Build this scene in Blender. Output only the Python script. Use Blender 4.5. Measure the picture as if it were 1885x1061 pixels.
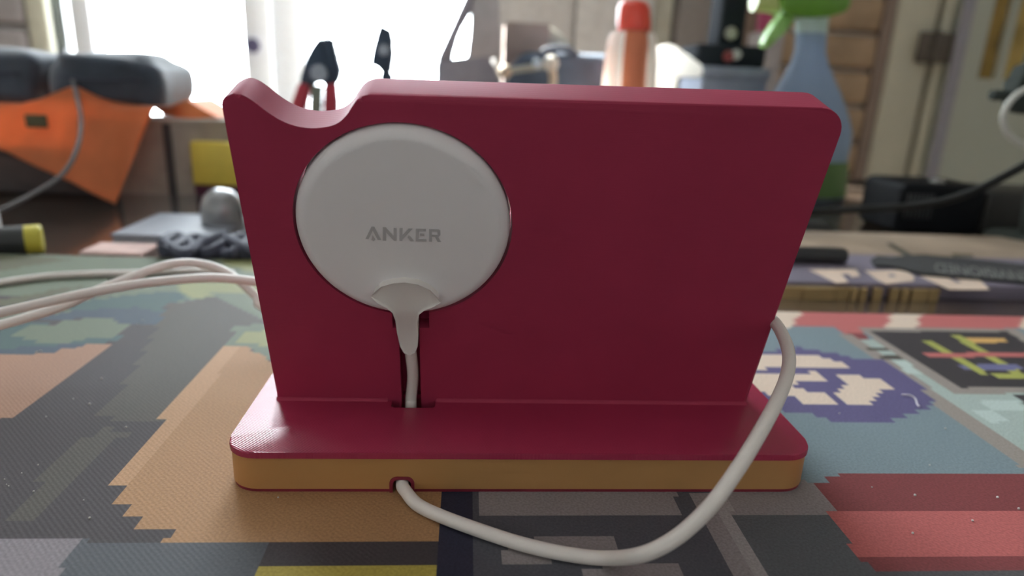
import bpy, bmesh, math, random
import numpy as np
from mathutils import Vector, Matrix
random.seed(7)
for o in list(bpy.data.objects): bpy.data.objects.remove(o)
SC = bpy.context.scene; COL = SC.collection

# ------------------------------------------------------------------ camera
CC = Vector((-.0179, -.15139, .10234)); YAW, PIT, ROL, FPX = .07542, -.29589, .04446, 1233.7
CF = Vector((math.sin(YAW)*math.cos(PIT), math.cos(YAW)*math.cos(PIT), math.sin(PIT)))
r0 = Vector((math.cos(YAW), -math.sin(YAW), 0)); u0 = r0.cross(CF)
CR = math.cos(ROL)*r0 + math.sin(ROL)*u0; CU = -math.sin(ROL)*r0 + math.cos(ROL)*u0
cd = bpy.data.cameras.new('camera'); cam = bpy.data.objects.new('camera', cd); COL.objects.link(cam)
cam.matrix_world = Matrix(((CR.x, CU.x, -CF.x, CC.x), (CR.y, CU.y, -CF.y, CC.y), (CR.z, CU.z, -CF.z, CC.z), (0, 0, 0, 1)))
cd.sensor_fit = 'HORIZONTAL'; cd.sensor_width = 36; cd.lens = FPX/1885*36
cd.clip_start = .005; cd.clip_end = 50
cd.dof.use_dof = True; cd.dof.focus_distance = .170; cd.dof.aperture_fstop = 9.0
SC.camera = cam

# ------------------------------------------------------------------ world, lights, exposure
SC.view_settings.view_transform = 'Standard'; SC.view_settings.look = 'None'
SC.view_settings.gamma = 1; SC.view_settings.use_curve_mapping = False
SC.view_settings.exposure = 0.0
wd = bpy.data.worlds.new('sky'); SC.world = wd; wd.use_nodes = True
bg = wd.node_tree.nodes['Background']
bg.inputs[0].default_value = (.90, .95, 1.0, 1); bg.inputs[1].default_value = 23.0

def area(name, loc, target, sx, sy, power, col=(1, 1, 1), portal=False):
    l = bpy.data.lights.new(name, 'AREA'); l.shape = 'RECTANGLE'; l.size = sx; l.size_y = sy; l.energy = power; l.color = col
    o = bpy.data.objects.new(name, l); COL.objects.link(o); o.location = loc
    d = Vector(target)-Vector(loc)
    o.rotation_euler = d.to_track_quat('-Z', 'Y').to_euler()
    if portal: l.cycles.is_portal = True
    return o
WY = 1.60     # inner face of the window wall
area('window_portal', (-.31, WY+.03, .65), (-.31, 0, .65), 1.6, 1.65, 1, portal=True)
sl = bpy.data.lights.new('sun', 'SUN'); sl.energy = 80; sl.angle = .012; sl.color = (1, .96, .88)
so = bpy.data.objects.new('sun', sl); COL.objects.link(so); so.rotation_euler = Vector((.75, -1.0, -1.12)).to_track_quat('-Z', 'Y').to_euler()
area('room_fill_light', (.7, -2.0, .75), (.15, 0, .05), 1.7, 1.3, 2.0, (1.0, .95, .90))  # added fill lamp behind the camera; no window is built there

# ------------------------------------------------------------------ pixel -> world helpers
def ray(px, py): return CF + CR*((px-942.5)/FPX) + CU*((530.5-py)/FPX)
def at(px, py, z=0.0):
    d = ray(px, py); return CC + d*((z-CC.z)/d.z)
def atd(px, py, d): return CC + ray(px, py)*d
def aty(px, py, y):
    d = ray(px, py); return CC + d*((y-CC.y)/d.y)

# ------------------------------------------------------------------ materials
MATS = {}
def mat(name, col, rough=.5, metal=0, spec=.5, noise=.08, nscale=60, bump=0, bscale=400, coat=0, trans=0, alpha=1, emit=0, sheen=0, subs=0):
    if name in MATS: return MATS[name]
    m = bpy.data.materials.new(name); m.use_nodes = True; nt = m.node_tree; b = nt.nodes['Principled BSDF']
    b.inputs['Roughness'].default_value = rough; b.inputs['Metallic'].default_value = metal
    b.inputs['Specular IOR Level'].default_value = spec
    b.inputs['Coat Weight'].default_value = coat; b.inputs['Coat Roughness'].default_value = .1
    b.inputs['Transmission Weight'].default_value = trans; b.inputs['Alpha'].default_value = alpha
    b.inputs['Sheen Weight'].default_value = sheen
    if subs: b.inputs['Subsurface Weight'].default_value = subs; b.inputs['Subsurface Scale'].default_value = .004
    tc = nt.nodes.new('ShaderNodeTexCoord')
    n = nt.nodes.new('ShaderNodeTexNoise'); n.inputs['Scale'].default_value = nscale; n.inputs['Detail'].default_value = 3
    nt.links.new(tc.outputs['Object'], n.inputs['Vector'])
    rp = nt.nodes.new('ShaderNodeValToRGB')
    rp.color_ramp.elements[0].position = .3; rp.color_ramp.elements[1].position = .7
    rp.color_ramp.elements[0].color = (*[c*(1-noise) for c in col], 1); rp.color_ramp.elements[1].color = (*[min(1, c*(1+noise)) for c in col], 1)
    nt.links.new(n.outputs['Fac'], rp.inputs['Fac']); nt.links.new(rp.outputs['Color'], b.inputs['Base Color'])
    if bump:
        n2 = nt.nodes.new('ShaderNodeTexNoise'); n2.inputs['Scale'].default_value = bscale; n2.inputs['Detail'].default_value = 2
        nt.links.new(tc.outputs['Object'], n2.inputs['Vector'])
        bp = nt.nodes.new('ShaderNodeBump'); bp.inputs['Strength'].default_value = bump; bp.inputs['Distance'].default_value = .001
        nt.links.new(n2.outputs['Fac'], bp.inputs['Height']); nt.links.new(bp.outputs['Normal'], b.inputs['Normal'])
    MATS[name] = m; return m
RED = (.37, .032, .082)
def ridged(name, col, rough, spacing, direction, strength, dist=.00001):
    """printed plastic with fine parallel ridges"""
    m = mat(name, col, rough, noise=.04, nscale=40); nt = m.node_tree; b = nt.nodes['Principled BSDF']
    tc = nt.nodes.new('ShaderNodeTexCoord'); dp = nt.nodes.new('ShaderNodeVectorMath'); dp.operation = 'DOT_PRODUCT'
    v = Vector(direction).normalized()*(2*math.pi/spacing); dp.inputs[1].default_value = v
    sn = nt.nodes.new('ShaderNodeMath'); sn.operation = 'SINE'
    nt.links.new(tc.outputs['Object'], dp.inputs[0]); nt.links.new(dp.outputs['Value'], sn.inputs[0])
    bp = nt.nodes.new('ShaderNodeBump'); bp.inputs['Strength'].default_value = strength; bp.inputs['Distance'].default_value = dist
    nt.links.new(sn.outputs[0], bp.inputs['Height']); nt.links.new(bp.outputs['Normal'], b.inputs['Normal'])
    return m
M_RED = ridged('red_printed_plastic', RED, .62, .0004, (0, 0, 1), .6)
M_RED.node_tree.nodes['Principled BSDF'].inputs['Specular IOR Level'].default_value = .3
M_COVER = ridged('red_ridged_plastic', RED, .27, .00055, (.75, 1, 0), 1.0, .00002)
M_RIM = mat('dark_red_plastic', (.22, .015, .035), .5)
M_GOLD = ridged('gold_printed_plastic', (.54, .29, .11), .45, .0003, (0, 0, 1), .5)
M_GOLD.node_tree.nodes['Principled BSDF'].inputs['Metallic'].default_value = .25
M_WHITE = mat('white_plastic', (.86, .83, .84), .42, noise=.01)
M_WHITE2 = mat('white_rubber', (.80, .76, .73), .5, noise=.01)
M_CABLE = mat('white_cable', (.80, .75, .71), .42, noise=.02)
M_PRINT = mat('grey_print', (.50, .48, .49), .6, noise=.01)

# ------------------------------------------------------------------ object helpers
WL = {}     # world location of each object
def finish(bm, ang=.6):
    bmesh.ops.recalc_face_normals(bm, faces=bm.faces)
    for f in bm.faces: f.smooth = True
    for e in bm.edges:
        if len(e.link_faces) == 2: e.smooth = e.calc_face_angle(0) < ang
def obj(name, bm, m, parent=None, ang=.6, recalc=True):
    if recalc: finish(bm, ang)
    off = WL[parent.name] if parent else Vector((0, 0, 0))
    bmesh.ops.translate(bm, verts=bm.verts, vec=-off)
    me = bpy.data.meshes.new(name); bm.to_mesh(me); bm.free()
    o = bpy.data.objects.new(name, me); COL.objects.link(o)
    if m: me.materials.append(m)
    if parent: o.parent = parent
    WL[o.name] = off.copy()
    return o
def thing(name, label, cat, loc=(0, 0, 0), group=None):
    o = bpy.data.objects.new(name, None); COL.objects.link(o); o.location = loc; o.empty_display_size = .02
    o['label'] = label; o['category'] = cat
    if group: o['group'] = group
    WL[o.name] = Vector(loc); return o
def tag(o, label, cat, group=None):
    o['label'] = label; o['category'] = cat
    if group: o['group'] = group
    return o
def struct(o): o['kind'] = 'structure'; return o
def box(bm, x0, x1, y0, y1, z0, z1, bev=0, seg=2, rot=None):
    vs = [bm.verts.new((x, y, z)) for x in (x0, x1) for y in (y0, y1) for z in (z0, z1)]
    fs = [(0, 1, 3, 2), (4, 6, 7, 5), (0, 4, 5, 1), (2, 3, 7, 6), (0, 2, 6, 4), (1, 5, 7, 3)]
    ff = [bm.faces.new([vs[i] for i in f]) for f in fs]
    if bev:
        es = list({e for f in ff for e in f.edges})
        r = bmesh.ops.bevel(bm, geom=es, offset=bev, segments=seg, profile=.5, affect='EDGES', clamp_overlap=True)
        vs = list({v for v in vs if v.is_valid} | set(r['verts']))
    if rot:
        bmesh.ops.transform(bm, matrix=rot, verts=vs)
    return vs
def bxo(name, x0, x1, y0, y1, z0, z1, m, parent=None, bev=0, seg=2, rot=None):
    bm = bmesh.new(); box(bm, x0, x1, y0, y1, z0, z1, bev, seg, rot); return obj(name, bm, m, parent)
def rotz(c, a): return Matrix.Translation(c) @ Matrix.Rotation(a, 4, 'Z') @ Matrix.Translation(-Vector(c))
def spline(pts, n=12):
    P = [Vector(p) for p in pts]; P = [P[0]*2-P[1]] + P + [P[-1]*2-P[-2]]; out = []
    for i in range(1, len(P)-2):
        a, b, c, d = P[i-1:i+3]
        for k in range(n):
            t = k/n
            out.append(.5*((2*b)+(c-a)*t+(2*a-5*b+4*c-d)*t*t+(3*b-a-3*c+d)*t**3))
    out.append(P[-2]); return out
def tube(bm, pts, r, seg=14, n=10, radii=None, smooth=True):
    path = spline(pts, n) if smooth else [Vector(p) for p in pts]
    m = len(path); up = Vector((0.13, .21, 1)); rings = []; nrm = None
    for i, p in enumerate(path):
        t = (path[min(i+1, m-1)]-path[max(i-1, 0)]).normalized()
        if nrm is None: nrm = t.cross(up).normalized()
        nrm = (nrm - t*nrm.dot(t)).normalized(); bn = t.cross(nrm)
        rr = r if radii is None else np.interp(i/(m-1), np.linspace(0, 1, len(radii)), radii)
        rings.append([bm.verts.new(p + (nrm*math.cos(2*math.pi*k/seg)+bn*math.sin(2*math.pi*k/seg))*rr) for k in range(seg)])
    for a, b in zip(rings, rings[1:]):
        for k in range(seg): bm.faces.new((a[k], a[(k+1) % seg], b[(k+1) % seg], b[k]))
    bm.faces.new(rings[0]); bm.faces.new(rings[-1][::-1])
def lathe(bm, prof, c=(0, 0, 0), seg=32, axis='Z', sx=1, sy=1):
    """prof: (radius, height) from bottom to top; closed with caps"""
    c = Vector(c); rings = []
    for r, h in prof:
        ring = []
        for k in range(seg):
            a = 2*math.pi*k/seg; p = (r*math.cos(a)*sx, r*math.sin(a)*sy, h)
            if axis == 'X': p = (h, p[0], p[1])
            if axis == 'Y': p = (p[0], h, p[1])
            ring.append(bm.verts.new(c+Vector(p)))
        rings.append(ring)
    for a, b in zip(rings, rings[1:]):
        for k in range(seg): bm.faces.new((a[k], a[(k+1) % seg], b[(k+1) % seg], b[k]))
    bm.faces.new(rings[0][::-1]); bm.faces.new(rings[-1])
def prism(bm, pts, vec):
    """closed outline pts (Vectors) extruded by vec"""
    a = [bm.verts.new(p) for p in pts]; b = [bm.verts.new(Vector(p)+Vector(vec)) for p in pts]
    n = len(a); bm.faces.new(a[::-1]); bm.faces.new(b)
    for i in range(n): bm.faces.new((a[i], a[(i+1) % n], b[(i+1) % n], b[i]))
    return a, b
def lumps(bm, c, sx, sy, sz, amp=.12, seed=0, sub=3, power=.6, lean=(0, 0)):
    """soft pillow-like lump standing on its flat underside at c (super-ellipsoid with folds)"""
    rnd = random.Random(seed); ph = [rnd.uniform(0, 6.28) for _ in range(6)]
    r = bmesh.ops.create_icosphere(bm, subdivisions=sub, radius=1)
    for v in r['verts']:
        p = v.co; q = Vector([math.copysign(abs(t)**power, t) for t in p])
        f = 1+amp*(math.sin(3*p.x+ph[0])*math.sin(2.3*p.z+ph[1])+.6*math.sin(5*p.y+4*p.x+ph[2])+.4*math.sin(7*p.z+3*p.x+ph[3]))
        z = max(q.z*f, -1)
        v.co = Vector(c)+Vector((q.x*f*sx+lean[0]*z, q.y*f*sy+lean[1]*z, (z+1)*.5*sz*1.0))
def boolean(o, cutters):
    for c in cutters:
        md = o.modifiers.new('b', 'BOOLEAN'); md.operation = 'DIFFERENCE'; md.solver = 'EXACT'; md.object = c
    dg = bpy.context.evaluated_depsgraph_get(); dg.update()
    me = bpy.data.meshes.new_from_object(o.evaluated_get(dg))
    o.modifiers.clear(); old = o.data; nm = old.name; o.data = me; bpy.data.meshes.remove(old); me.name = nm
    bm = bmesh.new(); bm.from_mesh(me); bmesh.ops.remove_doubles(bm, verts=bm.verts, dist=1e-6); finish(bm); bm.to_mesh(me); bm.free()
def drop(objs):
    for c in objs: bpy.data.objects.remove(c)

# ------------------------------------------------------------------ the room
TZ = -.003      # table top; the mat lies on it, mat top is z = 0
M_WALL = mat('grey_plaster', (.58, .57, .56), .85, noise=.1, nscale=3)
M_WALLR = mat('pale_plaster', (.76, .74, .71), .85, noise=.06, nscale=3)
M_LOG = mat('pine_log', (.46, .33, .21), .6, noise=.25, nscale=9)
M_TRIMW = mat('cream_paint', (.62, .60, .48), .5, noise=.03)
M_SASH = mat('white_paint', (.86, .88, .92), .45, noise=.02)
M_DOOR = mat('pale_green_paint', (.50, .53, .45), .45, noise=.05, nscale=4)
M_FLOOR = mat('floor_boards', (.25, .17, .11), .5, noise=.2, nscale=6)
X0, X1, Y0, ZF, ZC = -2.2, 2.2, -2.3, -.75, 1.65
struct(bxo('floor', X0, X1, Y0, WY+.15, ZF-.05, ZF, M_FLOOR))
struct(bxo('ceiling', X0, X1, Y0, WY+.15, ZC, ZC+.05, M_WALLR))
struct(bxo('wall_left', X0-.1, X0, Y0, WY+.15, ZF, ZC, M_WALLR))
struct(bxo('wall_right', X1, X1+.1, Y0, WY+.15, ZF, ZC, M_WALLR))
struct(bxo('wall_front', X0, X1, Y0-.1, Y0, ZF, ZC, M_WALLR))
wx = lambda px, py=60: aty(px, py, WY).x
SILL, HEAD = -.12, 1.45
OX0, OX1 = wx(99), wx(874)        # window opening
bm = bmesh.new()
box(bm, X0, OX0, WY, WY+.15, ZF, ZC); box(bm, OX1, X1, WY, WY+.15, ZF, ZC)
box(bm, OX0, OX1, WY, WY+.15, ZF, SILL); box(bm, OX0, OX1, WY, WY+.15, HEAD, ZC)
wall = struct(obj('wall_back', bm, M_WALL))
# log courses of the wall, right of the clutter and left of the window
def courses(xa, xb, z0, z1, h, m):
    z = z0
    while z < z1:
        b = bmesh.new(); d = random.uniform(.022, .03)
        box(b, xa, xb, WY-d, WY+.01, z+.004, z+h-.004, .012, 3); obj('log', b, m, wall); z += h
courses(wx(1395), wx(1612), -.62, 1.2, .088, M_LOG)
M_LOGG = mat('grey_log', (.30, .27, .27), .8, noise=.15, nscale=7)
courses(X0+.02, wx(58), -.18, 1.2, .09, M_LOGG)
# window: trim, mullions, panes
mull = []
win = bpy.data.objects.new('window_1', None); COL.objects.link(win); win.location = (OX0, WY, SILL); WL['window_1'] = Vector(win.location); struct(win)
bxo('frame_board', wx(62), OX0, WY-.02, WY+.06, SILL-.08, HEAD+.08, M_TRIMW, win, .004)
bxo('frame_board', OX1, OX1+.05, WY-.02, WY+.06, SILL-.08, HEAD+.08, M_SASH, win, .004)
bxo('frame_board', OX0, OX1, WY-.02, WY+.06, HEAD, HEAD+.08, M_SASH, win, .004)
bxo('sill', wx(62)-.02, OX1+.07, WY-.06, WY+.05, SILL-.03, SILL, M_SASH, win, .006)
bxo('mullion', wx(131), wx(171), WY, WY+.06, SILL, HEAD, M_SASH, win, .006)
bxo('mullion', wx(449), wx(500), WY-.01, WY+.06, SILL, HEAD, M_SASH, win, .006)
bxo('mullion', wx(502), wx(555), WY+.005, WY+.06, SILL, HEAD, M_SASH, win, .006)
c = aty(466, 84, WY-.012)
bm = bmesh.new(); lathe(bm, [(.016, -.012), (.018, -.004), (.015, 0)], c, 20, 'Y'); obj('latch_knob', bm, mat('dark_bronze', (.10, .09, .16), .4, .3), win)
gm = bpy.data.materials.new('window_glass'); gm.use_nodes = True; nt = gm.node_tree; nt.nodes.clear()
out = nt.nodes.new('ShaderNodeOutputMaterial'); mx = nt.nodes.new('ShaderNodeMixShader'); tr = nt.nodes.new('ShaderNodeBsdfTransparent'); gl = nt.nodes.new('ShaderNodeBsdfGlossy'); fr = nt.nodes.new('ShaderNodeLayerWeight')
tr.inputs[0].default_value = (.96, .98, .98, 1); gl.inputs['Roughness'].default_value = .02; fr.inputs[0].default_value = .12
nt.links.new(fr.outputs['Facing'], mx.inputs[0]); nt.links.new(tr.outputs[0], mx.inputs[1]); nt.links.new(gl.outputs[0], mx.inputs[2]); nt.links.new(mx.outputs[0], out.inputs[0])
for a, b in ((99, 131), (171, 449), (555, 874)):
    bxo('pane', wx(a), wx(b), WY+.028, WY+.034, SILL, HEAD, gm, win)
# door with trim, jamb, hinge and two tall lights
door_x = [wx(p, 165) for p in (1573, 1612, 1682, 1700, 1718, 1728, 1760)]
dr = bpy.data.objects.new('door_1', None); COL.objects.link(dr); dr.location = (door_x[3], WY, ZF); WL['door_1'] = Vector(dr.location); struct(dr)
bxo('trim_board', door_x[1], door_x[2], WY-.035, WY, ZF, 1.35, M_TRIMW, dr, .004)
bxo('trim_edge', door_x[1]-.03, door_x[1]-.002, WY-.03, WY, ZF, 1.35, mat('dusty_pink_paint', (.30, .23, .19), .6), dr, .002)
bxo('rebate', door_x[2]+.001, door_x[3]+.03, WY-.006, WY-.001, ZF, 1.35, mat('painted_gap_shade', (.20, .19, .15), .7), dr)  # dark strip: shade of the gap beside the trim, put into its colour
bxo('jamb', door_x[3]-.006, door_x[4]-.008, WY-.03, WY-.008, ZF, 1.35, M_TRIMW, dr, .003)
DX1 = X1-.05
dl = door_x[4]
px0, px1 = wx(1792, 75), wx(1826, 75); qx0, qx1 = wx(1838, 75), wx(1876, 75); rx0, rx1 = wx(1890, 75), wx(1930, 75)
zb = aty(1800, 145, WY-.03).z
ya, yb = WY-.045, WY-.002
bm = bmesh.new()
for xa, xb, za, zc in ((dl, px0, ZF, 1.3), (px1, qx0, zb, 1.3), (qx1, rx0, zb, 1.3), (rx1, DX1, ZF, 1.3), (px0, rx1, ZF, zb)):
    box(bm, xa, xb, ya, yb, za, zc)
obj('door_leaf', bm, M_DOOR, dr)
bxo('leaf_edge', dl-.004, dl+.028, ya-.006, ya, ZF, 1.3, mat('lavender_grey_paint', (.36, .35, .40), .5), dr, .002)
for xa, xb, c in ((px0, px1, (.30, .20, .05)), (qx0, qx1, (.62, .45, .14)), (rx0, rx1, (.4, .28, .08))):
    bxo('amber_pane', xa, xb, WY-.03, WY-.022, zb, 1.3, mat('amber_glass_%d' % int(c[0]*100), c, .15, noise=.45, nscale=12), dr)
hz0, hz1 = aty(1695, 115, WY-.05).z, aty(1695, 58, WY-.05).z
h = bmesh.new(); hx0, hx1 = wx(1667, 85), wx(1726, 85); box(h, hx0, (hx0+hx1)/2-.002, WY-.056, WY-.046, hz0, hz1, .002); box(h, (hx0+hx1)/2+.002, hx1, WY-.058, WY-.046, hz0, hz1, .002)
hg = obj('hinge', h, mat('brown_bronze', (.13, .11, .09), .45, .4), dr)
b = bmesh.new(); lathe(b, [(.006, hz0-.004), (.006, hz1+.004)], ((hx0+hx1)/2, WY-.058, 0), 12); obj('hinge_pin', b, mat('brown_bronze', (.13, .11, .09)), hg)

# ------------------------------------------------------------------ table
m = mat('dark_table_wood', (.085, .060, .045), .2, noise=.25, nscale=14, coat=1.0)
nt = m.node_tree
for n in nt.nodes:
    if n.type == 'TEX_NOISE':
        mp = nt.nodes.new('ShaderNodeMapping'); mp.inputs['Scale'].default_value = (.25, 4, 4)
        tcn = [k for k in nt.nodes if k.type == 'TEX_COORD'][0]
        nt.links.new(tcn.outputs['Object'], mp.inputs[0]); nt.links.new(mp.outputs[0], n.inputs['Vector'])
TY1 = .74
t = thing('wooden_table', 'dark glossy brown wooden table under everything', 'table', (0, .1, ZF))
bxo('tabletop', -.95, 1.05, -.50, TY1, TZ-.03, TZ, m, t, .004)
for sx in (-.9, .95):
    for sy in (-.45, TY1-.05): bxo('leg', sx-.03, sx+.03, sy-.03, sy+.03, ZF, TZ-.03, m, t, .004)

# ------------------------------------------------------------------ the printed mat
def lin(r, g, b): return tuple(((c/255)/12.92 if c <= 10 else ((c/255+.055)/1.055)**2.4) for c in (r, g, b))
TAN = (.37, .205, .10); TANL = (.43, .25, .135); PEACH = (.32, .18, .12); DRK = (.056, .047, .050); DRK2 = (.078, .070, .060)
SLATE = (.085, .09, .10); MAUVE = (.21, .185, .20); OLIVE = (.105, .105, .065); GRN = (.135, .16, .115); TEAL = (.06, .10, .098)
YGR = (.24, .25, .115); BLUD = (.055, .075, .10); NAVY = (.028, .028, .05); YEL = (.40, .32, .07)
GA = (.26, .23, .235); GB = (.33, .30, .30); GC = (.085, .085, .10); GD = (.11, .115, .125)
STEEL = (.19, .245, .275); PUR = (.115, .10, .21); CRM = (.66, .54, .44); MAR = (.21, .055, .058); REDM = (.45, .125, .12)
PTEAL = (.36, .43, .405); PTEAL2 = (.45, .54, .51); GBRD = (.29, .255, .23); BLK = (.05, .044, .048); PINK = (.46, .14, .135)
OLY = (.36, .37, .10); ORG = (.60, .36, .13); BLP = (.15, .15, .28); SLR = (.095, .095, .10)
POLY = [  # colour, coarse pixels?, outline
 (DRK, 0, [(-900, 470), (860, 420), (815, 905), (790, 1300), (-1500, 1300)]),
 (GRN, 0, [(-900, 440), (900, 440), (900, 545), (-900, 545)]),
 (OLIVE, 1, [(-900, 480), (60, 470), (130, 478), (60, 488), (0, 500), (-900, 540)]),
 (OLIVE, 1, [(-900, 575), (0, 566), (120, 540), (160, 527), (120, 530), (0, 552), (-900, 560)]),
 (GRN, 1, [(-900, 600), (0, 575), (300, 530), (470, 530), (480, 580), (320, 560), (140, 570), (0, 600)]),
 (YGR, 1, [(380, 462), (900, 455), (900, 500), (480, 505), (420, 490)]),
 (YGR, 1, [(330, 520), (520, 518), (600, 560), (440, 560), (330, 545)]),
 (GRN, 1, [(390, 540), (600, 540), (600, 600), (470, 590), (420, 565)]),
 (TEAL, 1, [(110, 562), (220, 545), (330, 535), (345, 552), (300, 566), (320, 580), (240, 585), (160, 578)]),
 (BLUD, 1, [(60, 590), (130, 572), (250, 566), (320, 578), (290, 600), (230, 598), (190, 585), (100, 590)]),
 (DRK2, 1, [(310, 560), (400, 545), (480, 590), (470, 640), (410, 635), (300, 775), (180, 770), (240, 690)]),  # sheen on the dark print, put in as a lighter colour
 (DRK2, 1, [(120, 830), (200, 780), (230, 800), (60, 960), (20, 950)]),
 (TEAL, 1, [(-900, 640), (0, 605), (60, 592), (110, 600), (190, 605), (235, 598), (215, 625), (190, 635), (100, 650), (0, 655), (-900, 690)]),
 (GRN, 1, [(20, 617), (60, 600), (95, 598), (115, 590), (190, 584), (235, 599), (205, 620), (160, 622), (100, 635)]),
 (BLUD, 1, [(-500, 668), (0, 642), (90, 636), (150, 632), (180, 640), (90, 650), (0, 660)]),
 (PEACH, 0, [(-900, 690), (0, 653), (100, 651), (112, 642), (150, 640), (160, 633), (205, 633), (25, 768), (0, 772), (-900, 850)]),
 (GRN, 1, [(425, 600), (600, 590), (600, 690), (500, 668), (455, 640), (410, 637), (430, 618)]),
 (YGR, 1, [(445, 612), (530, 605), (530, 640), (440, 632)]),
 (TAN, 0, [(410, 637), (455, 637), (465, 648), (480, 650), (492, 664), (505, 665), (520, 680), (830, 680), (810, 997), (300, 997), (325, 974), (250, 972), (268, 953), (228, 951), (245, 932), (208, 930), (238, 895), (203, 893), (310, 775), (283, 772)]),
 (TANL, 0, [(410, 637), (445, 637), (240, 893), (203, 893), (310, 775), (283, 772)]),
 (MAUVE, 0, [(-900, 996), (152, 996), (102, 1061), (20, 1180), (-900, 1180)]),
 (SLATE, 0, [(152, 996), (500, 996), (470, 1061), (400, 1200), (20, 1200), (102, 1061)]),
 (YEL, 0, [(482, 1042), (806, 1042), (790, 1200), (420, 1200)]),
 (STEEL, 0, [(880, 560), (1530, 560), (2100, 1010), (2100, 880), (1525, 876), (1490, 905), (880, 905)]),
 (STEEL, 0, [(880, 577), (1885, 577), (2300, 870), (1900, 874), (1525, 876), (880, 876)]),
 (NAVY, 0, [(830, 640), (860, 640), (880, 1200), (790, 1200)]),
 (GC, 0, [(874, 880), (1560, 900), (1600, 1200), (880, 1200)]),
 (GA, 0, [(874, 880), (1235, 880), (1252, 948), (878, 950)]),
 (GA, 0, [(984, 990), (1130, 988), (1142, 1018), (984, 1020)]),
 (GA, 0, [(916, 1010), (1000, 1006), (1018, 1038), (919, 1040)]),
 (GA, 0, [(1075, 1046), (1248, 1033), (1290, 1120), (1070, 1120)]),
 (GA, 0, [(1269, 905), (1300, 905), (1425, 1120), (1385, 1120)]),
 (GB, 0, [(1300, 905), (1331, 905), (1464, 1120), (1425, 1120)]),
 (GA, 0, [(1330, 905), (1480, 880), (1503, 888), (1546, 946), (1350, 946)]),
 (GD, 0, [(1347, 946), (1546, 946), (1680, 1120), (1455, 1120)]),
 (STEEL, 0, [(1480, 860), (1530, 860), (1526, 890), (1500, 892), (1485, 892)]),
 (MAR, 0, [(1516, 875), (2300, 870), (2300, 940), (1546, 943), (1503, 891), (1527, 890)]),
 (REDM, 0, [(1519, 944), (2300, 938), (2300, 1021), (1586, 1030)]),
 (MAR, 0, [(1586, 1030), (2300, 1021), (2300, 1044), (1612, 1053)]),
 (SLR, 0, [(1612, 1053), (2300, 1044), (2300, 1200), (1700, 1200)]),
 (CRM, 0, [(1330, 560), (1500, 560), (1455, 605), (1300, 605)]),
 (PINK, 1, [(1484, 560), (1660, 560), (1630, 605), (1590, 606), (1580, 628), (1560, 618), (1540, 604), (1458, 602)]),
 (CRM, 1, [(1652, 560), (1712, 560), (1685, 606), (1628, 606)]),
 (PINK, 1, [(1704, 560), (1900, 560), (1880, 606), (1685, 606)]),
 (CRM, 1, [(1895, 560), (1950, 560), (1935, 610), (1880, 606)]),
 (MAR, 0, [(1560, 613), (1590, 613), (1602, 626), (1577, 627)]),
 (PTEAL, 0, [(1565, 625), (1625, 625), (1760, 722), (2150, 722), (2300, 800), (2300, 1000), (1885, 848)]),
 (GBRD, 0, [(1545, 616), (1570, 616), (1900, 842), (2010, 920), (1960, 915), (1875, 858)]),
 (GBRD, 0, [(1578, 603), (1868, 605), (2060, 725), (1752, 725)]),
 (BLK, 0, [(1603, 610), (1855, 611), (2025, 714), (1765, 714)]),
 (PTEAL2, 0, [(1640, 665), (1668, 665), (1700, 690), (1676, 690)]),
 (PTEAL2, 0, [(1800, 736), (1870, 736), (1890, 755), (1830, 756)]), (PTEAL2, 0, [(1790, 757), (1830, 757), (1862, 778), (1820, 778)]),
 (BLK, 0, [(1865, 726), (1960, 726), (1990, 750), (1890, 747)]),
 (DRK2, 0, [(1594, 640), (1632, 640), (1638, 646), (1600, 646)]), (DRK2, 0, [(1618, 655), (1652, 655), (1660, 661), (1624, 661)]),
 (PUR, 1, [(1300, 652), (1400, 650), (1440, 643), (1470, 640), (1500, 645), (1545, 652), (1580, 660), (1630, 664), (1660, 688), (1690, 708), (1722, 745), (1690, 755), (1680, 764), (1645, 769), (1640, 778), (1590, 782), (1580, 775), (1530, 776), (1500, 764), (1450, 762), (1400, 740), (1300, 720)]),
 (CRM, 1, [(1300, 653), (1500, 653), (1530, 663), (1562, 674), (1562, 680), (1300, 678)]),
 (CRM, 1, [(1300, 686), (1510, 686), (1525, 700), (1490, 705), (1460, 700), (1465, 714), (1515, 724), (1537, 744), (1485, 744), (1470, 730), (1300, 716)]),
 (CRM, 1, [(1535, 687), (1570, 692), (1620, 697), (1637, 713), (1612, 728), (1606, 745), (1557, 745), (1540, 725), (1558, 712)]),
 (OLY, 0, [(1700, 628), (1718, 628), (1822, 690), (1803, 690)]), (OLY, 0, [(1747, 616), (1766, 616), (1900, 697), (1880, 697)]),
 (ORG, 0, [(1776, 621), (1845, 622), (1858, 631), (1792, 631)]),
 (BLP, 0, [(1757, 671), (1875, 672), (1885, 681), (1775, 681)]), (OLY, 0, [(1700, 628), (1718, 628), (1822, 690), (1803, 690)]),
 (OLY, 0, [(1825, 689), (1920, 689), (1920, 698), (1842, 698)]),
 (PINK, 0, [(1697, 649), (1960, 651), (1960, 659), (1712, 657)]),
]
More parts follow.
